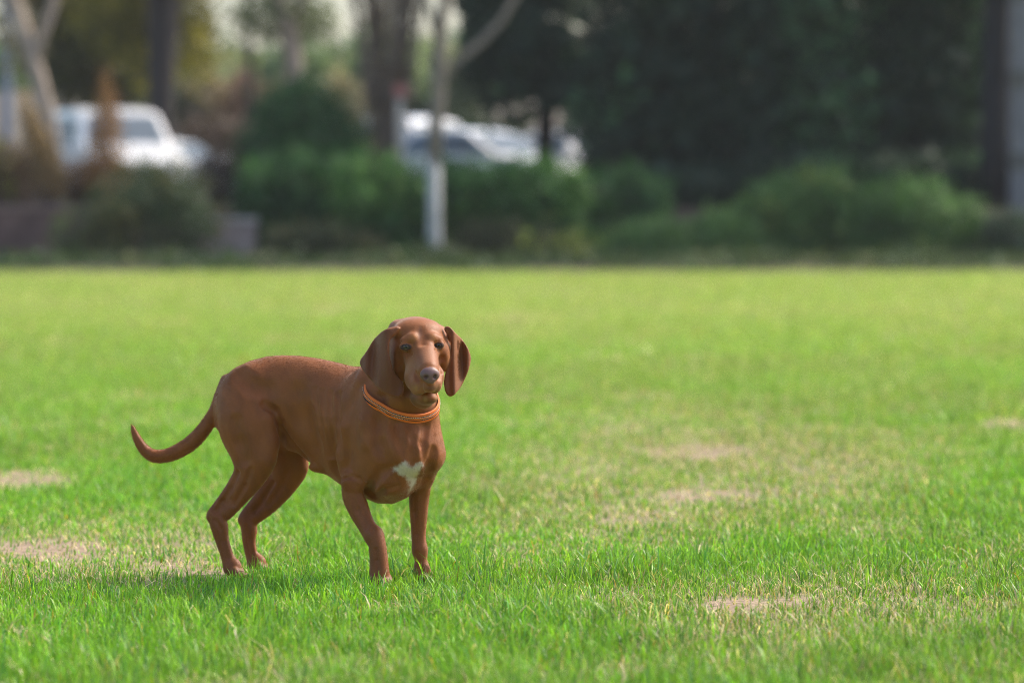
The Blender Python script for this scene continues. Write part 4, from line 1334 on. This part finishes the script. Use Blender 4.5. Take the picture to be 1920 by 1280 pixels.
    for i, (cx, top, w) in enumerate(far):
        D_ = 118 + (i % 3) * 7
        zb = 4.5
        b = (pxw(cx, D_), D_, zb)
        root = tag(empty('distant_tree', b), 'hazy green tree on the skyline above the dry bank', 'tree', 'trees on the far skyline')
        zt = pyz(top, D_)
        W = w * D_ / FPX
        lobes = [(b[0] + r.uniform(-.4, .4) * W, D_ + r.uniform(-.5, .5), zb + (zt - zb) * r.uniform(.25, .62), W * r.uniform(.45, .8), 1.2, (zt - zb) * r.uniform(.3, .42) + .15) for q in range(5)]
        c = [((.12, .19, .08), (.19, .27, .12), (.28, .35, .16)), ((.16, .19, .09), (.24, .26, .13), (.33, .34, .18)), ((.08, .15, .08), (.13, .21, .10), (.2, .28, .13))][i % 3]
        crown('crown', root, b, lobes, 2600, .30, c, None, 130 + i, thin=.2)
        trunk_obj('trunk', root, b, [[(b[0], D_, zb - .6, .15), (b[0], D_, (zb + zt) / 2, .08)]], BARK_B)

def box(bm, x0, x1, y0, y1, z0, z1, bev=0.0):
    M = Matrix.Translation(((x0 + x1) / 2, (y0 + y1) / 2, (z0 + z1) / 2)) @ Matrix.Diagonal((x1 - x0, y1 - y0, z1 - z0, 1))
    r = bmesh.ops.create_cube(bm, size=1, matrix=M)
    if bev > 0:
        es = list({e for v in r['verts'] for e in v.link_edges})
        bmesh.ops.bevel(bm, geom=es, offset=bev, segments=2, affect='EDGES', profile=.6)

def build_walls():
    def wall(name, label, cat, px0, px1, pytop, D_, mat, cope, h_courses):
        x0, x1 = pxw(px0, D_), pxw(px1, D_)
        zt = pyz(pytop, D_)
        root = tag(empty(name, ((x0 + x1) / 2, D_, 0)), label, cat)
        L_ = x1 - x0
        bm = bmesh.new()
        nb = max(2, int(L_ / .42))
        for c in range(h_courses):
            for q in range(nb):
                off = (c % 2) * .5
                a = -L_ / 2 + (q + off) * L_ / (nb + .5); e = a + L_ / (nb + .5) - .012
                z0 = c * (zt - .09) / h_courses
                box(bm, a, e, -.18 + random.uniform(0, .015), .18, z0 + .006, z0 + (zt - .09) / h_courses - .004, .012)
        box(bm, -L_ / 2 + .01, L_ / 2 - .01, -.15, .17, -.05, zt - .1)
        bm_obj('masonry', bm, mat, root)
        bm = bmesh.new()
        n = max(2, int(L_ / .8))
        for q in range(n):
            box(bm, -L_ / 2 - .03 + q * (L_ + .06) / n, -L_ / 2 - .03 + (q + 1) * (L_ + .06) / n - .01, -.23, .23, zt - .085, zt, .012)
        bm_obj('coping', bm, cope, root)
    wall('garden_wall', 'low reddish-brown block wall at the left edge of the lawn', 'wall', -900, 190, 384, 64.9, mat_plain('red_block', (.16, .10, .085), .95, noise=.35, scale=4, bump=.5),
         mat_plain('red_coping', (.24, .165, .145), .9, noise=.2, scale=5, bump=.3), 5)
    wall('stone_wall', 'short pinkish-grey stone wall between the round bush and the hedge', 'wall', 340, 482, 408, 64.3, mat_plain('pink_stone', (.40, .31, .29), .95, noise=.25, scale=4, bump=.5),
         mat_plain('grey_coping', (.45, .40, .39), .9, noise=.2, scale=5, bump=.3), 4)
    # grey pillar at the right edge
    D_ = 65.6; x0, x1 = pxw(1894, D_), pxw(1948, D_)
    root = tag(empty('pillar', ((x0 + x1) / 2, D_, 0)), 'tall pale grey concrete pillar with dark bands at the right edge', 'pillar')
    w = (x1 - x0) / 2
    bm = bmesh.new(); box(bm, -w, w, -w, w, -.05, 6.5, .02)
    bm_obj('shaft', bm, mat_plain('concrete', (.17, .17, .185), .85, noise=.15, scale=5, bump=.3), root)
    dk = mat_plain('band_metal', (.09, .09, .085), .6)
    for py in (302, 150, -10):
        z = pyz(py, D_)
        bm = bmesh.new(); box(bm, -w - .02, w + .02, -w - .02, w + .02, z - .13, z + .13, .01)
        bm_obj('band', bm, dk, root)
    # blue-grey post at the left edge
    D_ = 73.0; x = pxw(14, D_)
    root = tag(empty('lamp_post', (x, D_, 1.0)), 'blue-grey metal post at the left edge behind the pale tree', 'post')
    m = mat_plain('blue_grey_paint', (.17, .21, .29), .5, noise=.1, scale=8)
    bm = bmesh.new(); tube(bm, [(0, 0, 0, .12), (0, 0, .6, .11), (0, 0, 4.5, .09), (0, 0, 6.6, .06)], 16)
    bm_obj('pole', bm, m, root, True)
    bm = bmesh.new(); tube(bm, [(0, 0, 0, .2), (0, 0, .10, .2), (0, 0, .16, .14), (0, 0, .3, .125)], 16)
    bm_obj('base', bm, m, root, True)
    bm = bmesh.new(); tube(bm, [(0, 0, 6.5, .05), (-.5, 0, 6.75, .045), (-1.0, 0, 6.8, .04)], 10); box(bm, -1.7, -1.0, -.12, .12, 6.74, 6.88, .03)
    bm_obj('lamp_arm', bm, m, root, True)
    # marker post with a red cap
    D_ = 69.6; x = pxw(751, D_)
    root = tag(empty('marker_post', (x, D_, 1.0)), 'beige post with a round red top in front of the white van', 'post')
    zt = pyz(188, D_)
    bm = bmesh.new(); tube(bm, [(0, 0, -.05, .07), (0, 0, zt - 1.0, .065)], 14)
    bm_obj('post', bm, mat_plain('beige_paint', (.62, .52, .40), .7, noise=.1), root, True)
    bm = bmesh.new(); bmesh.ops.create_cone(bm, cap_ends=True, segments=32, radius1=.12, radius2=.12, depth=.03, matrix=Matrix.Translation((0, -.02, zt - 1.0 + .17)) @ Matrix.Rotation(R(90), 4, 'X'))
    bm_obj('red_disc', bm, mat_plain('red_enamel', (.50, .17, .14), .5), root)

def vehicle(label, name, loc, rz, prof, belt, width, wheels, glass_poly, pillars, paint, zs=1.0):
    """side profile (x forward, z up) swept across the width with tumblehome; x is the car's long axis"""
    root = tag(empty(name, loc, rz), label, 'van' if name == 'van' else 'car')
    bm = bmesh.new()
    hw = width / 2
    ys = [(-hw, 0), (-hw * .96, 1), (hw * .96, 1), (hw, 0)]
    def inset(z):
        return 1 - .16 * max(0, (z - belt) / (max(p[1] for p in prof) - belt)) - .03 * max(0, (belt - z) / belt)
    rings = []
    N = 9
    for i in range(N):
        f = -1 + 2 * i / (N - 1)
        e = abs(f) ** 6
        ring = []
        cx = sum(p[0] for p in prof) / len(prof); cz = belt
        for (x, z) in prof:
            k = 1 - .045 * e
            ring.append(bm.verts.new((cx + (x - cx) * k, hw * f * inset(z), cz + (z - cz) * (1 - .04 * e))))
        rings.append(ring)
    n = len(prof)
    for i in range(N - 1):
        for j in range(n):
            bm.faces.new((rings[i][j], rings[i][(j + 1) % n], rings[i + 1][(j + 1) % n], rings[i + 1][j]))
    bm.faces.new(rings[0]); bm.faces.new(rings[-1][::-1])
    bmesh.ops.recalc_face_normals(bm, faces=bm.faces)
    bm_obj('body', bm, paint, root, False)
    # side windows: panes a few mm proud of the leaning sides
    for s in (-1, 1):
        for poly in glass_poly:
            bm = bmesh.new()
            v = [bm.verts.new((x, s * (hw * inset(z) * .995 + .012), z)) for (x, z) in poly]
            f = bm.faces.new(v if s < 0 else v[::-1])
            bmesh.ops.solidify(bm, geom=[f], thickness=.01)
            bm_obj('side_window', bm, GLASS, root)
    # windscreen and rear window: (x0,z0)-(x1,z1) across the width
    for (nm, (xa, za), (xb, zb)) in pillars:
        bm = bmesh.new()
        d = Vector((zb - za, 0, -(xb - xa))).normalized()
        if d.x * ((xa + xb) / 2 - sum(p[0] for p in prof) / n) < 0: d = -d
        q = []
        for (x, z, s) in ((xa, za, -1), (xa, za, 1), (xb, zb, 1), (xb, zb, -1)):
            q.append(bm.verts.new(Vector((x, s * (hw * inset(z) - .12), z)) + d * .012))
        f = bm.faces.new(q)
        bmesh.ops.solidify(bm, geom=[f], thickness=.01)
        bm_obj(nm, bm, GLASS, root)
    xs = [p[0] for p in prof]
    xf, xr = max(xs), min(xs)
    zf = [z for x, z in prof if x == xf][0]
    for s in (-1, 1):
        bm = bmesh.new()
        bmesh.ops.create_uvsphere(bm, u_segments=20, v_segments=12, radius=1, matrix=Matrix.Translation((xf - .13, s * (hw - .26), zf + .05)) @ Matrix.Diagonal((.12, .2, .10, 1)))
        bm_obj('headlight', bm, LAMP, root, True)
        bm = bmesh.new(); box(bm, xr - .005, xr + .10, min(s * (hw - .22), s * (hw - .08)), max(s * (hw - .22), s * (hw - .08)), belt - .25, belt + .12, .02)
        bm_obj('tail_lamp', bm, TAIL, root)
        bm = bmesh.new()
        bmesh.ops.create_uvsphere(bm, u_segments=14, v_segments=8, radius=1, matrix=Matrix.Translation((xf - 1.25, s * (hw + .10), belt + .12)) @ Matrix.Diagonal((.07, .11, .08, 1)))
        bm_obj('mirror', bm, paint, root, True)
        for wx in wheels:
            bm = bmesh.new()
            bmesh.ops.create_cone(bm, cap_ends=True, segments=32, radius1=.33, radius2=.33, depth=.22, matrix=Matrix.Translation((wx, s * (hw - .10), .33)) @ Matrix.Rotation(R(90), 4, 'X'))
            bmesh.ops.bevel(bm, geom=[e for e in bm.edges if len(e.link_faces) == 2 and e.calc_face_angle(0) > 1], offset=.03, segments=2, affect='EDGES')
            w = bm_obj('wheel', bm, RUBBER, root, True)
            bm = bmesh.new()
            bmesh.ops.create_cone(bm, cap_ends=True, segments=24, radius1=.20, radius2=.17, depth=.03, matrix=Matrix.Translation((wx, s * (hw + .018), .33)) @ Matrix.Rotation(R(90) * s, 4, 'X'))
            bm_obj('rim', bm, RIM, w, True)
    for (xx, sg) in ((xf, 1), (xr, -1)):
        bm = bmesh.new(); box(bm, min(xx - sg * .1, xx + sg * .05), max(xx - sg * .1, xx + sg * .05), -hw * .93, hw * .93, .30, .52, .03)
        bm_obj('bumper', bm, TRIM, root)
    return root

def build_vehicles():
    global GLASS, LAMP, TAIL, RUBBER, RIM, TRIM
    GLASS = mat_plain('car_glass', (.26, .32, .37), .12, spec=.9)
    LAMP = mat_plain('lamp_glass', (.8, .8, .78), .08, spec=1.0)
    TAIL = mat_plain('red_lamp', (.45, .03, .02), .2)
    RUBBER = mat_plain('tyre', (.02, .02, .02), .85)
    RIM = mat_plain('wheel_rim', (.45, .45, .47), .3, metal=.8)
    TRIM = mat_plain('black_trim', (.03, .03, .03), .6)
    white = mat_plain('white_paint', (.80, .80, .80), .28, spec=.6)
    white.node_tree.nodes['Principled BSDF'].inputs['Coat Weight'].default_value = .5
    van = [(-2.3, .30), (2.2, .30), (2.38, .45), (2.36, .85), (2.0, 1.05), (1.45, 1.18), (.78, 1.85), (.3, 1.95), (-2.1, 1.95), (-2.32, 1.8), (-2.38, .9), (-2.38, .5)]
    vg = [[(.95, 1.15), (.62, 1.72), (0, 1.75), (0, 1.15)], [(-.12, 1.15), (-.12, 1.75), (-1.05, 1.75), (-1.05, 1.15)], [(-1.17, 1.15), (-1.17, 1.74), (-2.05, 1.7), (-2.12, 1.15)]]
    vp = [('windscreen', (1.38, 1.24), (.86, 1.78)), ('rear_window', (-2.37, 1.12), (-2.335, 1.72))]
    car = [(-2.0, .32), (1.95, .30), (2.12, .45), (2.10, .70), (1.9, .84), (1.0, .98), (.25, 1.42), (-.1, 1.48), (-1.1, 1.47), (-1.75, 1.05), (-2.08, .98), (-2.12, .5)]
    cg = [[(.78, 1.0), (.22, 1.36), (-.35, 1.38), (-.35, 1.0)], [(-.45, 1.0), (-.45, 1.38), (-1.0, 1.37), (-1.45, 1.02)]]
    cp_ = [('windscreen', (.93, 1.02), (.30, 1.38)), ('rear_window', (-1.68, 1.11), (-1.17, 1.42))]
    vehicle('white van with blue-grey windows parked behind the orange conifer', 'van', (pxw(205, 76), 76, 1.02), R(-68), van, 1.08, 1.85, (1.45, -1.45), vg, vp, white)
    vehicle('white car half hidden behind the round olive bush', 'parked_car', (pxw(318, 84), 84, 1.02), R(-25), car, .95, 1.75, (1.3, -1.3), cg, cp_, white)
    vehicle('white van parked behind the many-stemmed bare tree', 'van', (pxw(765, 83), 83, 1.02), R(-42), van, 1.08, 1.85, (1.45, -1.45), vg, vp, white)
    vehicle('white car parked nose right, between the whitewashed tree and the dark gap', 'parked_car', (pxw(905, 73.5), 73.5, 1.02), R(-38), car, .95, 1.75, (1.3, -1.3), cg, cp_, white)
    vehicle('white car glimpsed under the dark evergreen branches', 'parked_car', (pxw(1105, 74.5), 74.5, 1.02), R(-60), car, .95, 1.75, (1.3, -1.3), cg, cp_, white)

def build_haze():
    bm = bmesh.new(); box(bm, -420, 420, -32, 2050, -1.2, 14)
    m = bpy.data.materials.new('haze'); m.use_nodes = True
    nt = m.node_tree; nt.nodes.remove(nt.nodes['Principled BSDF'])
    pv = nt.nodes.new('ShaderNodeVolumePrincipled')
    pv.inputs['Color'].default_value = (.92, .94, .96, 1)
    pv.inputs['Density'].default_value = .0003
    pv.inputs['Anisotropy'].default_value = .2
    nt.links.new(pv.outputs[0], nt.nodes['Material Output'].inputs['Volume'])
    tag(bm_obj('haze', bm, m), 'thin pale haze hanging over the far side of the lawn', 'haze', kind='stuff')

build_ground()
build_walls()
build_trees()
build_planting()
build_vehicles()
build_haze()
build_grass()
build_dog()
